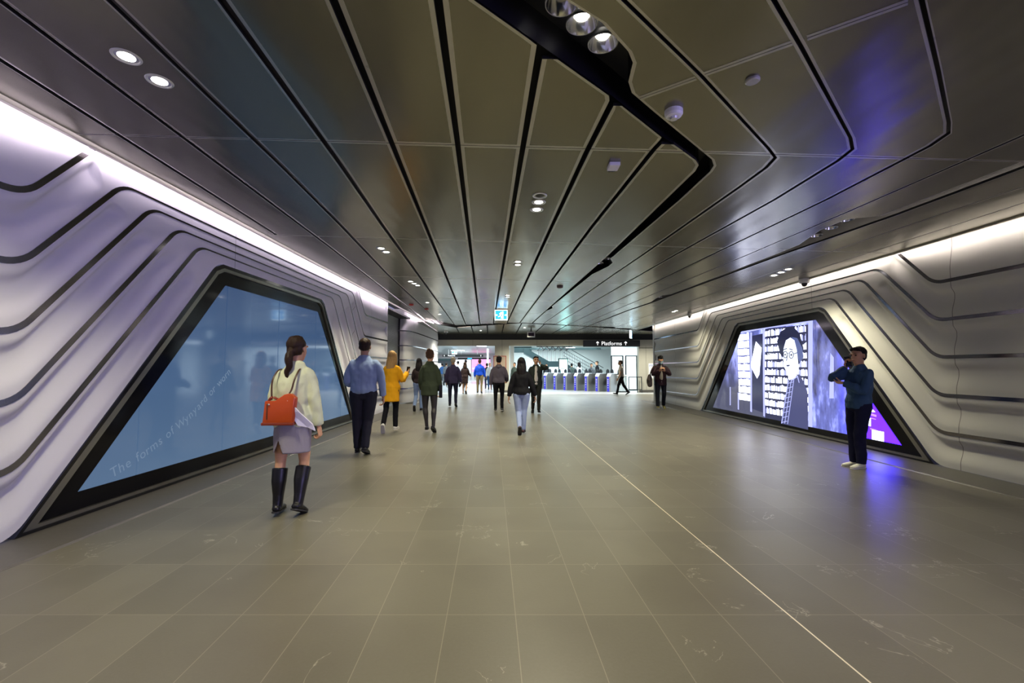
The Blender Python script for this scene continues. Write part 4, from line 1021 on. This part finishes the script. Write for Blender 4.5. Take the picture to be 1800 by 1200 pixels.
    if kind == 'messy':
        rg = random.Random(5)
        for _ in range(26):
            a = rg.uniform(0,2*PI); b = rg.uniform(.1,1.2); ellipsoid(bm, HP(.043*math.cos(a)*math.sin(b), -.012+.047*math.sin(a)*math.sin(b), .030+.047*math.cos(b)), (.015*hs,)*3, None, 8, 6)
    if kind in ('long','longer'):
        L = .13 if kind == 'long' else .20
        tube(bm, [HP(0,-.022,.02),HP(0,-.040,-.035),HP(0,-.056,-.085),HP(0,-.062,-L)], [(.049*hs,.034*hs),(.052*hs,.030*hs),(.055*hs,.024*hs),(.036*hs,.012*hs)], n=20)
        for sx in (-1,1): tube(bm, [HP(sx*.036,.004,.035),HP(sx*.043,-.002,-.02),HP(sx*.046,-.02,-.08),HP(sx*.040,-.035,-L*.8)], [.014*hs,.014*hs,.016*hs,.009*hs], n=10)
    if kind == 'tail':
        ellipsoid(bm, HP(0,-.062,-.012), (.020*hs,.018*hs,.020*hs), HM, 12, 10)
        tube(bm, [HP(0,-.060,-.01),HP(0,-.076,-.05),HP(.006,-.078,-.09),HP(-.010,-.074,-.125),HP(-.002,-.070,-.155)], [.018*hs,.021*hs,.016*hs,.013*hs,.005*hs], n=12)
    if kind == 'bun': ellipsoid(bm, HP(0,-.050,.062), (.024*hs,.024*hs,.024*hs), HM, 14, 10)
    if kind == 'bob':
        tube(bm, [HP(0,-.020,.03),HP(0,-.028,-.02),HP(0,-.030,-.060)], [(.050*hs,.046*hs),(.053*hs,.042*hs),(.044*hs,.030*hs)], n=20)
    union('hair', bm, min(vox,.009), hm, t, smooth=2, folds=.006, fsc=(40,40,8))
    # clothing
    for gi, gar in enumerate(s['wear']):
        ty, m = gar[0], gar[1]; o_ = gar[2] if len(gar) > 2 else {}
        bm = bmesh.new(); off = o_.get('off', .014)
        if ty == 'top':
            torso(bm, off, o_.get('hem', -.04), flare=o_.get('flare', 0))
            sl = o_.get('sleeve', 1.0)
            for k in 'LR':
                sj,el,wr_,fd,sx = A[k][:5]; q = off*1.15
                P = [sj-V((sx*.018*H,0,.004*H)),sj.lerp(el,.35),el]; R = [.029*H+q,.027*H+q,.024*H+q]
                if sl > .5: e2 = el.lerp(wr_, (sl-.5)*2*.97); P += [el.lerp(e2,.5), e2]; R += [.024*H+q,.019*H+q*.9]
                else: P = P[:2]+[sj.lerp(el,sl*2)]; 
                tube(bm, P, R, n=16, cap=(1,.1))
            if o_.get('collar', True): tube(bm, [S(.290),S(.316)-fr*.004], [(.054*H,.044*H),(.041*H,.041*H)], n=20, cap=(.5,.05))
            if o_.get('hood'): tube(bm, [S(.315)+V((-.045*H,-.02*H,0)),S(.295)-fr*.062*H,S(.315)+V((.045*H,-.02*H,0))], [.020*H,.030*H,.020*H], n=12)
            o = union(o_.get('name','jacket'), bm, vox, m, t, smooth=3, folds=o_.get('folds',.012), fsc=(9,9,5), seed=gi+len(label))
        elif ty == 'trousers':
            tube(bm, [S(.075),S(.0),S(-.03)], [(.088*H*bw+belly*.3,.060*H+belly*.5),(.096*H*bw,.068*H),(.090*H*bw,.066*H)], n=26, cap=(.1,.5))
            wd = o_.get('w', 1.0)
            for k in 'LR':
                hj,kn,an,f,u = J[k]
                tube(bm, [hj+V((0,-.004,.0)),hj.lerp(kn,.35),hj.lerp(kn,.8),kn,kn.lerp(an,.4)-f*.004*H,an-unit(an-kn)*(-.004*H)+V((0,-.004,0))], [(.056*H*bw,.064*H*bw),(.051*H*bw,.057*H*bw),(.041*H*wd,.044*H*wd),(.038*H*wd,.041*H*wd),(.035*H*wd,.038*H*wd),(.030*H*wd,.034*H*wd)], n=18, cap=(1,.1))
            union(o_.get('name','trousers'), bm, vox, m, t, smooth=3, folds=o_.get('folds',.008), fsc=(9,9,6), seed=gi+3)
        elif ty == 'skirt':
            l = o_.get('len', .2); a = o_.get('flare', .0)
            tube(bm, [S(.07),S(.01),S(-.06),S(-l)+V((0,o_.get('sway',0),0))], [(.086*H,.062*H),(.104*H,.078*H),(.104*H+a*.4,.082*H+a*.4),(.098*H+a,.078*H+a)], n=28, cap=(.1,.06))
            ob = union(o_.get('name','skirt'), bm, vox, m, t, smooth=3, folds=o_.get('folds',.006), fsc=(10,10,3))
            if 'slit' in o_:
                sx0, hgt = o_['slit']; zb0 = min(v.co.z for v in ob.data.vertices); b9 = bmesh.new(); b9.from_mesh(ob.data)
                bmesh.ops.delete(b9, geom=[v for v in b9.verts if v.co.z < zb0+.012 or (v.co.y < -.01 and abs(v.co.x-sx0) < (zb0+hgt-v.co.z)*.42)], context='VERTS'); b9.to_mesh(ob.data); b9.free()
                so = ob.modifiers.new('s','SOLIDIFY'); so.thickness = .005
        elif ty == 'tights':
            tube(bm, [S(.04),S(-.03)], [(.097*H,.072*H),(.090*H,.068*H)], n=20)
            for k in 'LR':
                hj,kn,an,f,u = J[k]
                tube(bm, [hj,hj.lerp(kn,.35),kn,kn.lerp(an,.3)-f*.008*H,kn.lerp(an,.7),an], [(.056*H,.060*H),(.050*H,.053*H),(.033*H,.036*H),(.035*H,.038*H),(.024*H,.027*H),(.021*H,.024*H)], n=16)
            union('tights', bm, vox, m, t, smooth=2)
        elif ty in ('shoes','boots','sneakers','heels'):
            bm.free()
            for k in 'LR':
                hj,kn,an,f,u = J[k]; rt = f.cross(u); sm_ = o_.get('sole', SOLE)
                hz = .012*H if ty in ('boots','heels') else 0
                b2 = bmesh.new()
                q0 = an-u*.020*H
                tube(b2, [q0-f*.024*H,q0+f*.015*H,q0+f*.060*H-u*.004*H,q0+f*.100*H-u*.009*H], [(.024*H,.019*H),(.026*H,.021*H),(.028*H,.015*H),(.022*H,.010*H)], side=rt, n=16)
                if ty != 'heels': tube(b2, [an-f*.004*H+unit(kn-an)*.018*H,an-u*.012*H], [(.026*H,.029*H),(.027*H,.031*H)], side=rt, n=14, cap=(.15,.8))
                if ty == 'boots':
                    top = an.lerp(kn, .86)
                    tube(b2, [top,an.lerp(kn,.55)-f*.006*H,an.lerp(kn,.22),an-u*.01*H], [(.043*H,.045*H),(.040*H,.042*H),(.030*H,.034*H),(.026*H,.030*H)], side=rt, n=18, cap=(.05,1))
                b3 = union({'boots':'boot'}.get(ty,'shoe'), b2, min(vox,.008), m, t, smooth=2)
                # keep the underside flat
                P0 = an-u*.036*H
                for vtx in b3.data.vertices:
                    dd = (vtx.co-P0).dot(u)
                    if dd < 0: vtx.co -= u*dd
                b4 = bmesh.new(); lp = []
                for a, w_ in ((-.044,.010),(-.036,.020),(0,.023),(.05,.027),(.085,.025),(.108,.016),(.116,.004)): lp.append((a,w_))
                top = [an+f*a*H+rt*w_*H-u*.034*H for a,w_ in lp]+[an+f*a*H-rt*w_*H-u*.034*H for a,w_ in lp[::-1]]
                A1 = [b4.verts.new(p) for p in top]; B1 = [b4.verts.new(p-u*.008*H) for p in top]; nn = len(top)
                b4.faces.new(A1); b4.faces.new(B1[::-1])
                for q in range(nn): b4.faces.new([A1[q],B1[q],B1[(q+1)%nn],A1[(q+1)%nn]])
                bmesh.ops.recalc_face_normals(b4, faces=b4.faces); fromb('sole', b4, sm_, b3)
        elif ty == 'mask':
            tube(bm, [HP(-.036,.026,-.012),HP(-.016,.054,-.016),HP(0,.063,-.018),HP(.016,.054,-.016),HP(.036,.026,-.012)], [(.020*hs,.004*hs),(.024*hs,.005*hs),(.026*hs,.006*hs),(.024*hs,.005*hs),(.020*hs,.004*hs)], side=(0,0,1), n=12)
            for v_ in bm.verts: pass
            fromb('face_mask', bm, m, t, True)
        elif ty == 'shirt_front':
            tube(bm, [S(.31)+fr*.030*H,S(.24)+fr*.052*H,S(.12)+fr*.060*H,S(-.01)+fr*.062*H], [(.022*H,.020*H),(.032*H,.022*H),(.034*H,.022*H),(.036*H,.022*H)], n=14)
            union('shirt', bm, vox, m, t, smooth=2)
    t['_a'] = 0; del t['_a']
    return t, J, A, (HP, S, fr, H)
def W(t, p):   # a point of the person's frame in the room
    return Matrix.Translation(t.location) @ (Matrix.Rotation(t.rotation_euler.z,4,'Z') @ V(p).to_4d()).to_3d() if False else V(t.location)+Matrix.Rotation(t.rotation_euler.z,3,'Z')@V(p)

walkL = {'L': ((0,.34,-1),(0,.10,-1),-12), 'R': ((0,-.16,-1),(0,-.62,-1),42)}
walkR = {'R': ((0,.34,-1),(0,.10,-1),-12), 'L': ((0,-.16,-1),(0,-.62,-1),42)}
midR = {'R': ((0,.10,-1),(0,-.06,-1),0), 'L': ((0,.05,-1),(0,-.75,-1),50)}
midL = {'L': ((0,.10,-1),(0,-.06,-1),0), 'R': ((0,.05,-1),(0,-.75,-1),50)}

# 1 woman in the pale blazer
cream = cloth('cream_wool', (.60,.64,.44), .8); greyskirt = cloth('grey_skirt_cloth', (.27,.25,.29), .7)
t1, J1, A1, K1 = person('woman with dark ponytail in cream blazer and grey skirt walking away', (-2.13,4.47,0), 4, 1.66, dict(fem=True, vox=.008, bw=1.02, lean=3, yaw=-14,
  legs={'L': ((-.06,.02,-1),(.0,-.10,-1),4), 'R': ((.02,.12,-1),(.0,-.34,-1),22)},
  arms={'L': ((-.20,.02,-1),(.10,.55,-.9),40), 'R': ((.20,-.06,-1),(.16,.10,-1),62,(-1,.1,0))},
  hair=('tail', HDB), skin=SK1,
  wear=[('skirt', greyskirt, {'len':.185,'flare':.006,'slit':(-.085,.13)}), ('top', cream, {'hem':-.035,'flare':.05,'off':.015,'folds':.015}), ('boots', LEATHER)]))
# 2 man in the blue shirt
blue = cloth('pale_blue_shirt_cloth', (.25,.33,.50), .75); navy = cloth('charcoal_trouser_cloth', (.018,.018,.028), .7)
t2, J2, A2, K2 = person('man in pale blue shirt and dark trousers walking away by the blank screen', (-2.41,7.43,0), 6, 1.82, dict(vox=.010, bw=1.14, belly=.03, lean=1, pitch=14, legs={'L': ((.01,.12,-1),(.03,.0,-1),0), 'R': ((-.10,.10,-1),(-.02,-.30,-1),20)},
  arms={'L': ((-.22,.05,-1),(.25,1,-.25),50), 'R': ((.30,.0,-1),(.05,.30,-1),40)}, hair=('short', HDB), skin=SK2,
  wear=[('trousers', navy, {'w':1.15}), ('top', blue, {'hem':.0,'off':.018,'folds':.014,'sleeve':.98}), ('shoes', LEATHER)]))
# 3 woman in the yellow coat
yel = cloth('mustard_wool', (.80,.36,.01), .85); blk = cloth('black_cloth', (.006,.006,.008), .75)
t3, J3, A3, K3 = person('blonde woman in a long mustard yellow coat and white sneakers walking away', (-2.62,9.92,0), 2, 1.68, dict(fem=True, vox=.010, lean=3, yaw=-8, legs={'R': ((0,.14,-1),(.0,.02,-1),0), 'L': ((-.03,-.04,-1),(-.05,-.55,-1),55)},
  arms={'L': ((-.20,.1,-1),(.0,.7,-.8),35), 'R': ((.30,.22,-1),(.35,.75,.75),40,(-1,0,.2))}, hair=('longer', HBL), skin=SK1,
  wear=[('trousers', blk, {'w':.95}), ('top', yel, {'hem':-.155,'flare':.05,'off':.020,'folds':.013,'name':'coat'}), ('sneakers', WSOLE, {'sole':WSOLE})]))
# 4 woman in the green blazer
gre = cloth('dark_green_tweed', (.040,.052,.030), .85); tig = mat('sheer_black_tights', (.022,.018,.017), .5)
t4, J4, A4, K4 = person('woman in dark green blazer and black tights walking away', (-1.79,9.92,0), -2, 1.71, dict(fem=True, vox=.010, lean=1, yaw=-12, legs={'L': ((-.02,.10,-1),(.10,-.04,-1),0), 'R': ((.03,.04,-1),(.02,-.28,-1),30)},
  arms={'L': ((-.20,.06,-1),(.0,.5,-.9),40), 'R': ((.22,.0,-1),(.04,.32,-1),40)}, hair=('bun', HBR), skin=SK1,
  wear=[('tights', tig), ('top', gre, {'hem':-.085,'flare':.02,'off':.017,'folds':.009}), ('heels', LEATHER)]))
# 5 partly hidden woman in light jeans
denim_l = cloth('light_denim', (.20,.28,.46), .8); darktop = cloth('dark_brown_top', (.030,.020,.020), .8)
t5, *_ = person('long haired woman in light jeans half hidden behind the green blazer', (-3.02,14.78,0), 0, 1.65, dict(fem=True, vox=.013, legs=midR, arms={'L': ((-.20,.06,-1),(-.05,.9,-.5),40), 'R': ((.2,.0,-1),(.0,.3,-1),30)}, hair=('longer', HB), skin=SK2,
  wear=[('trousers', denim_l), ('top', darktop, {'hem':.0}), ('shoes', LEATHER)]))
# 6 fair haired man in a suit
suit = cloth('plum_navy_suit_cloth', (.055,.045,.10), .7); suitp = cloth('navy_trouser_cloth', (.022,.024,.05), .7)
t6, J6, A6, K6 = person('fair haired man in purple navy suit walking away', (-2.10,16.24,0), 2, 1.69, dict(vox=.012, bw=1.08, pitch=10, legs={'L': ((-.03,.08,-1),(0,-.02,-1),0), 'R': ((.02,.12,-1),(.02,-.25,-1),22)},
  arms={'L': ((-.22,.0,-1),(-.03,.15,-1),20), 'R': ((.26,.0,-1),(.12,.25,-1),40)}, hair=('short', HGR), skin=SK1, wear=[('trousers', suitp), ('top', suit, {'hem':-.055,'flare':.04,'off':.016}), ('shoes', LEATHER)]))
# 7 woman in the brown dress
brn = cloth('dark_brown_dress_cloth', (.035,.022,.022), .8)
t7, *_ = person('woman in a knee length dark brown dress walking away into the hall', (-2.49,24.1,0), 0, 1.63, dict(fem=True, vox=.015, legs=midL, hair=('long', HDB), skin=SK1, arms={'L': ((-.2,.0,-1),(-.02,.3,-1),20), 'R': ((.3,.2,-1),(.3,.9,-.5),30)},
  wear=[('top', brn, {'hem':-.19,'flare':.03,'off':.018,'name':'dress'}), ('heels', mat('tan_leather', (.35,.20,.10), .4))]))
# 8 man in the royal blue jacket
roy = cloth('royal_blue_nylon', (.008,.06,.50), .5); khaki = cloth('khaki_cloth', (.20,.16,.09), .8)
t8, *_ = person('man in royal blue jacket and khaki trousers walking away', (-1.75,24.68,0), 0, 1.78, dict(vox=.015, bw=1.08, legs={'L': ((-.02,.05,-1),(0,.0,-1),0), 'R': ((.02,-.02,-1),(0,-.15,-1),12)}, hair=('short', HDB), skin=SK2,
  arms={'L': ((-.26,.0,-1),(-.03,.15,-1),20), 'R': ((.26,.0,-1),(.03,.15,-1),20)}, wear=[('trousers', khaki), ('top', roy, {'hem':-.0,'off':.022,'folds':.014}), ('shoes', LEATHER)]))
# 9 man in the grey hooded top
hood = cloth('grey_plum_jersey', (.11,.095,.12), .85)
t9, *_ = person('man in grey hooded sweatshirt and black trousers walking away', (-.42,14.59,0), 0, 1.70, dict(vox=.012, bw=1.05, pitch=16, legs={'L': ((-.03,.04,-1),(0,-.05,-1),0), 'R': ((.02,.12,-1),(0,-.12,-1),10)}, hair=('messy', HB), skin=SK1,
  arms={'L': ((-.26,.0,-1),(-.05,.18,-1),25), 'R': ((.28,.05,-1),(.0,.9,-.5),40)}, wear=[('trousers', blk, {'w':.95}), ('top', hood, {'hem':-.0,'off':.024,'hood':True,'folds':.012}), ('sneakers', SOLE, {'sole':WSOLE})]))
# 10 woman in black top and pale jeans
t10, J10, A10, K10 = person('woman with long black hair in black top and light blue jeans walking away', (.20,9.67,0), -3, 1.56, dict(fem=True, vox=.010, bw=1.08, lean=2, legs={'R': ((-.08,.12,-1),(-.06,.0,-1),0), 'L': ((.06,.02,-1),(.12,-.70,-1),55)},
  arms={'L': ((-.30,-.10,-1),(-.20,.02,-1),30), 'R': ((.32,.0,-1),(.28,.18,-1),35)}, hair=('longer', HB), skin=SK2,
  wear=[('trousers', cloth('light_blue_jeans', (.27,.33,.52), .8), {'w':1.02,'name':'jeans'}), ('top', blk, {'hem':-.005,'flare':.03,'off':.018}), ('shoes', mat('maroon_shoe', (.05,.012,.018), .4))]))
# 11 man on the phone coming towards us
t11, J11, A11, K11 = person('man in dark blazer and open pale shirt talking on a phone, coming nearer', (.74,14.05,0), 178, 1.68, dict(vox=.011, bw=1.06, face=True, pitch=-4, yaw=6, legs={'L': ((.03,.14,-1),(0,-.02,-1),0), 'R': ((0,-.05,-1),(.02,-.35,-1),25)},
  arms={'L': ('head',(-.072,.030,-.080),60,(.8,-.1,.1),(.1,.02,1),(-1,.3,-.8)), 'R': ((.22,.0,-1),(.10,.30,-1),40)}, hair=('short', HB), skin=SK1,
  wear=[('trousers', cloth('dark_olive_trousers', (.022,.024,.020), .8)), ('shirt_front', cloth('off_white_shirt', (.62,.58,.52), .8)), ('top', cloth('charcoal_blazer', (.022,.028,.024), .8), {'hem':-.05,'flare':.04,'off':.018,'collar':False}), ('shoes', LEATHER)]))
# 12 masked man looking at his phone
t12, J12, A12, K12 = person('masked man in dark maroon jacket looking down at a phone with a bag', (5.0,15.37,0), 174, 1.72, dict(vox=.011, bw=1.05, face=True, pitch=26, legs={'L': ((-.03,.0,-1),(-.02,-.35,-1),25), 'R': ((.05,.14,-1),(.0,.0,-1),0)},
  arms={'L': ('body',(-.045,.16,.20),45,(.7,-.5,.4),(.35,.5,.8),(-1,-.2,-1)), 'R': ('body',(.050,.16,.20),50,(-.7,-.5,.4),(-.35,.5,.8),(1,-.2,-1))}, hair=('messy', HB), skin=SK1,
  wear=[('trousers', cloth('black_navy_trousers', (.016,.018,.026), .8), {'w':1.1}), ('shirt_front', cloth('beige_shirt', (.42,.38,.30), .8)), ('mask', mat('pale_blue_mask', (.33,.50,.58), .7)), ('top', cloth('maroon_black_jacket', (.035,.016,.022), .6), {'hem':-.075,'flare':.05,'off':.024,'folds':.013,'collar':False}), ('sneakers', mat('yellow_olive_shoe', (.22,.20,.06), .6), {'sole':WSOLE})]))
# 13 man striding across
t13, *_ = person('man in beige t-shirt striding left in front of the glass doors', (5.53,23.1,0), 90, 1.74, dict(vox=.013, face=True, legs={'L': ((0,.42,-1),(0,.22,-1),-14), 'R': ((0,-.32,-1),(0,-.66,-1),32)},
  arms={'L': ((-.14,.32,-1),(-.02,.45,-1),30), 'R': ((.14,-.30,-1),(.02,.08,-1),30)}, hair=('short', HDB), skin=SK1,
  wear=[('trousers', blk, {'w':1.0}), ('top', cloth('beige_tshirt', (.33,.29,.23), .8), {'hem':-.02,'off':.018,'sleeve':.30,'collar':False}), ('shoes', LEATHER)]))
# 14 man leaning by the bright screen
t14, J14, A14, K14 = person('man in blue denim jacket and white sneakers phoning beside the bright screen', (4.93,6.52,0), 100, 1.68, dict(vox=.008, bw=.98, face=True, lean=-4, pitch=2, yaw=6, legs={'L': ((.05,.16,-1),(.0,-.0,-1),0,8), 'R': ((-.03,.06,-1),(.02,-.02,-1),0,-6)},
  arms={'R': ('head',(.068,.040,-.085),60,(-.8,-.1,.1),(-.1,.02,1),(.5,.6,-1)), 'L': ('body',(.02,.125,.185),40,(-.1,-.6,.9),(1,.25,.1),(-.5,.1,-1))}, hair=('short', HB), skin=SK1,
  wear=[('trousers', cloth('indigo_trousers', (.010,.011,.035), .75), {'w':1.12,'folds':.010}), ('top', cloth('blue_denim', (.040,.085,.165), .75), {'hem':-.03,'flare':.03,'off':.016,'folds':.015}), ('sneakers', cloth('off_white_leather', (.66,.64,.56), .5), {'sole':WSOLE})]))

# things they carry ------------------------------------------------
def phone(label, person_, p, rot):
    t = thing('mobile_phone', label, 'phone', tuple(W(person_, p))); t.rotation_euler = rot
    box('casing', -.037,.037,-.004,.004,-.075,.075, M['gloss_black'], t, .003); box('screen_glass', -.033,.033,-.0052,-.004,-.068,.068, M['bezel'], t)
def hand_mid(A, k): sj,el,wr_,fd,sx,hd,pn,lat = A[k]; return wr_+hd*.09+pn*.022
def head_side(K, sx, y=.01, z=-.01): return K[0](sx*.052, y, z)
phone('black phone at the ear of the man in denim', t14, hand_mid(A14,'R'), (.1,.15,1.0+1.74)); phone('phone at the ear of the man in the dark blazer', t11, hand_mid(A11,'L'), (.2,.25,1.3))
phone('phone in the hands of the masked man', t12, (hand_mid(A12,'L')+hand_mid(A12,'R'))/2, (.9,0,PI)); phone('phone in the hand of the yellow coated woman', t3, hand_mid(A3,'R'), (.5,.1,.3))
phone('dark phone held low by the fair haired man in a suit', t6, hand_mid(A6,'R'), (.4,.6,0))
# orange backpack handbag
HPf, Sf, frf, Hh = K1
org = mat('orange_leather', (.46,.062,.006), .3); orgd = mat('dark_orange_leather', (.22,.03,.008), .4); brs = mat('dark_brown_strap', (.07,.030,.012), .4)
bc = Sf(.070)+V((-.055,-.175,0))
t = thing('shoulder_bag', 'orange leather bag worn on the back of the cream blazer', 'bag', tuple(W(t1, bc)), t1.rotation_euler.z)
bm = bmesh.new()
F = [(-.155,-.13),(.125,-.12),(.150,.115),(.10,.155),(.05,.145),(-.04,.085),(-.135,.085)]
B_ = [(-.150,-.125),(.120,-.12),(.140,.11),(.09,.15),(.05,.14),(-.04,.08),(-.13,.08)]
a = [bm.verts.new((x*.93,-.035,z)) for x,z in F]; mid = [bm.verts.new((x*1.04,.0,z*1.0-.008)) for x,z in F]; b = [bm.verts.new((x,.05,z)) for x,z in B_]
bm.faces.new(a); bm.faces.new(b[::-1]); n_ = len(F)
for P_, Q_ in ((a,mid),(mid,b)):
    for q in range(n_): bm.faces.new([P_[q],Q_[q],Q_[(q+1)%n_],P_[(q+1)%n_]])
bmesh.ops.recalc_face_normals(bm, faces=bm.faces)
bb_ = fromb('bag_body', bm, org, t, True, bevel=.009)
prism('base', [(-.038,-.145),(.052,-.145),(.052,-.118),(-.038,-.118)], 'x', -.158, .132, orgd, t, .006)
box('zip', -.108,-.100,-.040,-.034,-.09,.055, brs, t); fromb('zip_pull', ellipsoid(bmesh.new(), (-.088,-.042,.05), (.010,.006,.008)), M['steel'], t, True)
fromb('inner_lining', tube(bmesh.new(), [(-.11,.01,.082),(-.08,.01,.115),(-.03,.01,.095)], [(.012,.02)]*3, n=8), orgd, t, True)
cp = V(bc)
def rel(p): return V(p)-cp
for nm, x0, z0, xs in (('L',-.14,.17,(-.150,-.150,-.135,-.125)),('R',.02,.235,(.035,.050,.062,.066))):
    P_ = [rel(Sf(q)+V((x_,y_,0))) for q, x_, y_ in ((.185,xs[0],-.160),(.235,xs[1],-.150),(.283,xs[2],-.100),(.305 if nm=='R' else .298,xs[3],-.03),(.285,xs[3],.07))]
    fromb('strap', tube(bmesh.new(), [(x0+.055,.01,z0*.6-.01 if nm=='L' else .150)]+P_, [(.009,.004)]*6, n=8), brs, t, True)
# papers under her arm
hm_ = hand_mid(A1,'R')
t = thing('document_folder', 'white folder of papers held under the arm in cream', 'folder', tuple(W(t1, hm_)), t1.rotation_euler.z)
bm = bmesh.new(); q = [V(p)-hm_ for p in ((.02,-.205,1.10),(.05,-.20,1.08),(.115,-.175,.99),(.215,-.10,.865),(.235,-.085,.80),(.175,-.10,.835),(.10,-.15,.86),(.03,-.19,1.0))]; n8 = len(q)
A_ = [bm.verts.new(p) for p in q]; B__ = [bm.verts.new((p[0]+.004,p[1]+.014,p[2])) for p in q]; bm.faces.new(A_); bm.faces.new(B__[::-1])
for k in range(n8): bm.faces.new([A_[k],B__[k],B__[(k+1)%n8],A_[(k+1)%n8]])
bmesh.ops.recalc_face_normals(bm, faces=bm.faces); fromb('cover', bm, mat('lavender_white_paper', (.72,.70,.82), .6), t)
# bag of the masked man
t = thing('messenger_bag', 'grey and brown bag hanging at the side of the masked man', 'bag', tuple(W(t12, K12[1](.01)+V((.35,-.02,0)))), t12.rotation_euler.z)
union('bag_body', tube(bmesh.new(), [(0,0,.16),(.01,0,.02),(0,0,-.14)], [(.06,.10),(.10,.16),(.08,.14)], n=16), .012, cloth('taupe_canvas', (.16,.13,.11), .8), t, folds=.01)
fromb('strap', tube(bmesh.new(), [(0,.02,.15),(-.04,.10,.35),(-.14,.06,.50),(-.18,-.03,.49)], [(.018,.005)]*4, n=8), brs, t, True)
# small bag of the half hidden woman and of the green blazer
t = thing('tote_bag', 'black tote bag at the right side of the green blazer', 'bag', tuple(W(t4, K4[1](-.03)+V((.225,.06,0))))); t.rotation_euler.z = .15
fromb('bag_body', bx(bmesh.new(), -.03,.045,-.12,.12,-.15,.13), LEATHER, t, bevel=.012); fromb('handle', tube(bmesh.new(), [(0,-.07,.12),(0,-.06,.30),(-.01,.0,.40),(0,.06,.30),(0,.07,.12)], [.008]*5, n=8), LEATHER, t, True)

# people of the hall, small in the distance
def bgp(label, x, y, rz, h, top, bot, hair, hk='short', fem=False, legs=midL, extra=None, sk=SK1, hem=-.03):
    person(label, (x,y,0), rz, h, dict(fem=fem, vox=.022, bvox=.016, legs=legs, hair=(hk,hair), skin=sk, wear=[('trousers', bot, {'folds':0}), ('top', top, {'folds':.01,'hem':hem}), ('shoes', LEATHER)]))
wht = cloth('white_shirt_cloth', (.65,.67,.68), .8); dbl = cloth('dark_blue_shirt_cloth', (.03,.08,.20), .8); gry = cloth('mid_grey_cloth', (.12,.13,.14), .8); tl = cloth('grey_green_cloth', (.07,.10,.09), .8); pkp = cloth('lilac_cloth', (.30,.22,.36), .8)
bgp('person in dark blue shirt at the far left of the hall', -5.6, 36.5, 20, 1.68, dbl, gry, HB)
bgp('person in grey beside the dark blue shirt in the hall', -5.05, 35.0, -10, 1.70, gry, blk, HDB, legs=midR)
bgp('person in white shirt just right of the fair haired man', -3.85, 32.5, 10, 1.80, wht, blk, HB)
bgp('person in dark jacket right of the white shirt in the hall', -3.60, 34.5, 0, 1.66, tl, blk, HB, legs=midR)
bgp('tall man in white shirt beyond the brown dress', -3.15, 31.0, 0, 1.86, wht, blk, HB)
bgp('person in lilac left of the blue jacket', -2.75, 37, 180, 1.65, pkp, gry, HDB, 'long', True)
bgp('dark dressed person right behind the blue jacket', -1.62, 29.5, 10, 1.62, blk, suitp, HB)
bgp('man in pale jacket and grey scarf coming nearer beside the hooded man', -1.38, 28.5, 180, 1.64, wht, dbl, HGR)
bgp('woman in grey green top standing by the white column', .15, 26.22, 160, 1.62, tl, wht, HB, 'bun', True)
bgp('person in pink in front of the pink shop display', -3.3, 44, 0, 1.62, cloth('pink_cloth', (.5,.15,.25), .8), blk, HDB, 'long', True)
bgp('dark figure waiting behind the left ticket gates', 2.45, 32.5, 180, 1.60, blk, blk, HB)
bgp('figure in grey green passing the middle ticket gate', 3.95, 30.2, 0, 1.62, tl, blk, HB, legs=midR)
bgp('figure in dark trousers behind the right ticket gates', 5.05, 29.0, 180, 1.60, gry, blk, HDB)
bgp('person with a white patterned bag walking behind the last gates', 6.05, 32.3, 100, 1.78, blk, blk, HDB)
bgp('person in pale grey beneath the staircase handrail', 4.9, 33.2, 30, 1.72, wht, gry, HB, 'long', True)
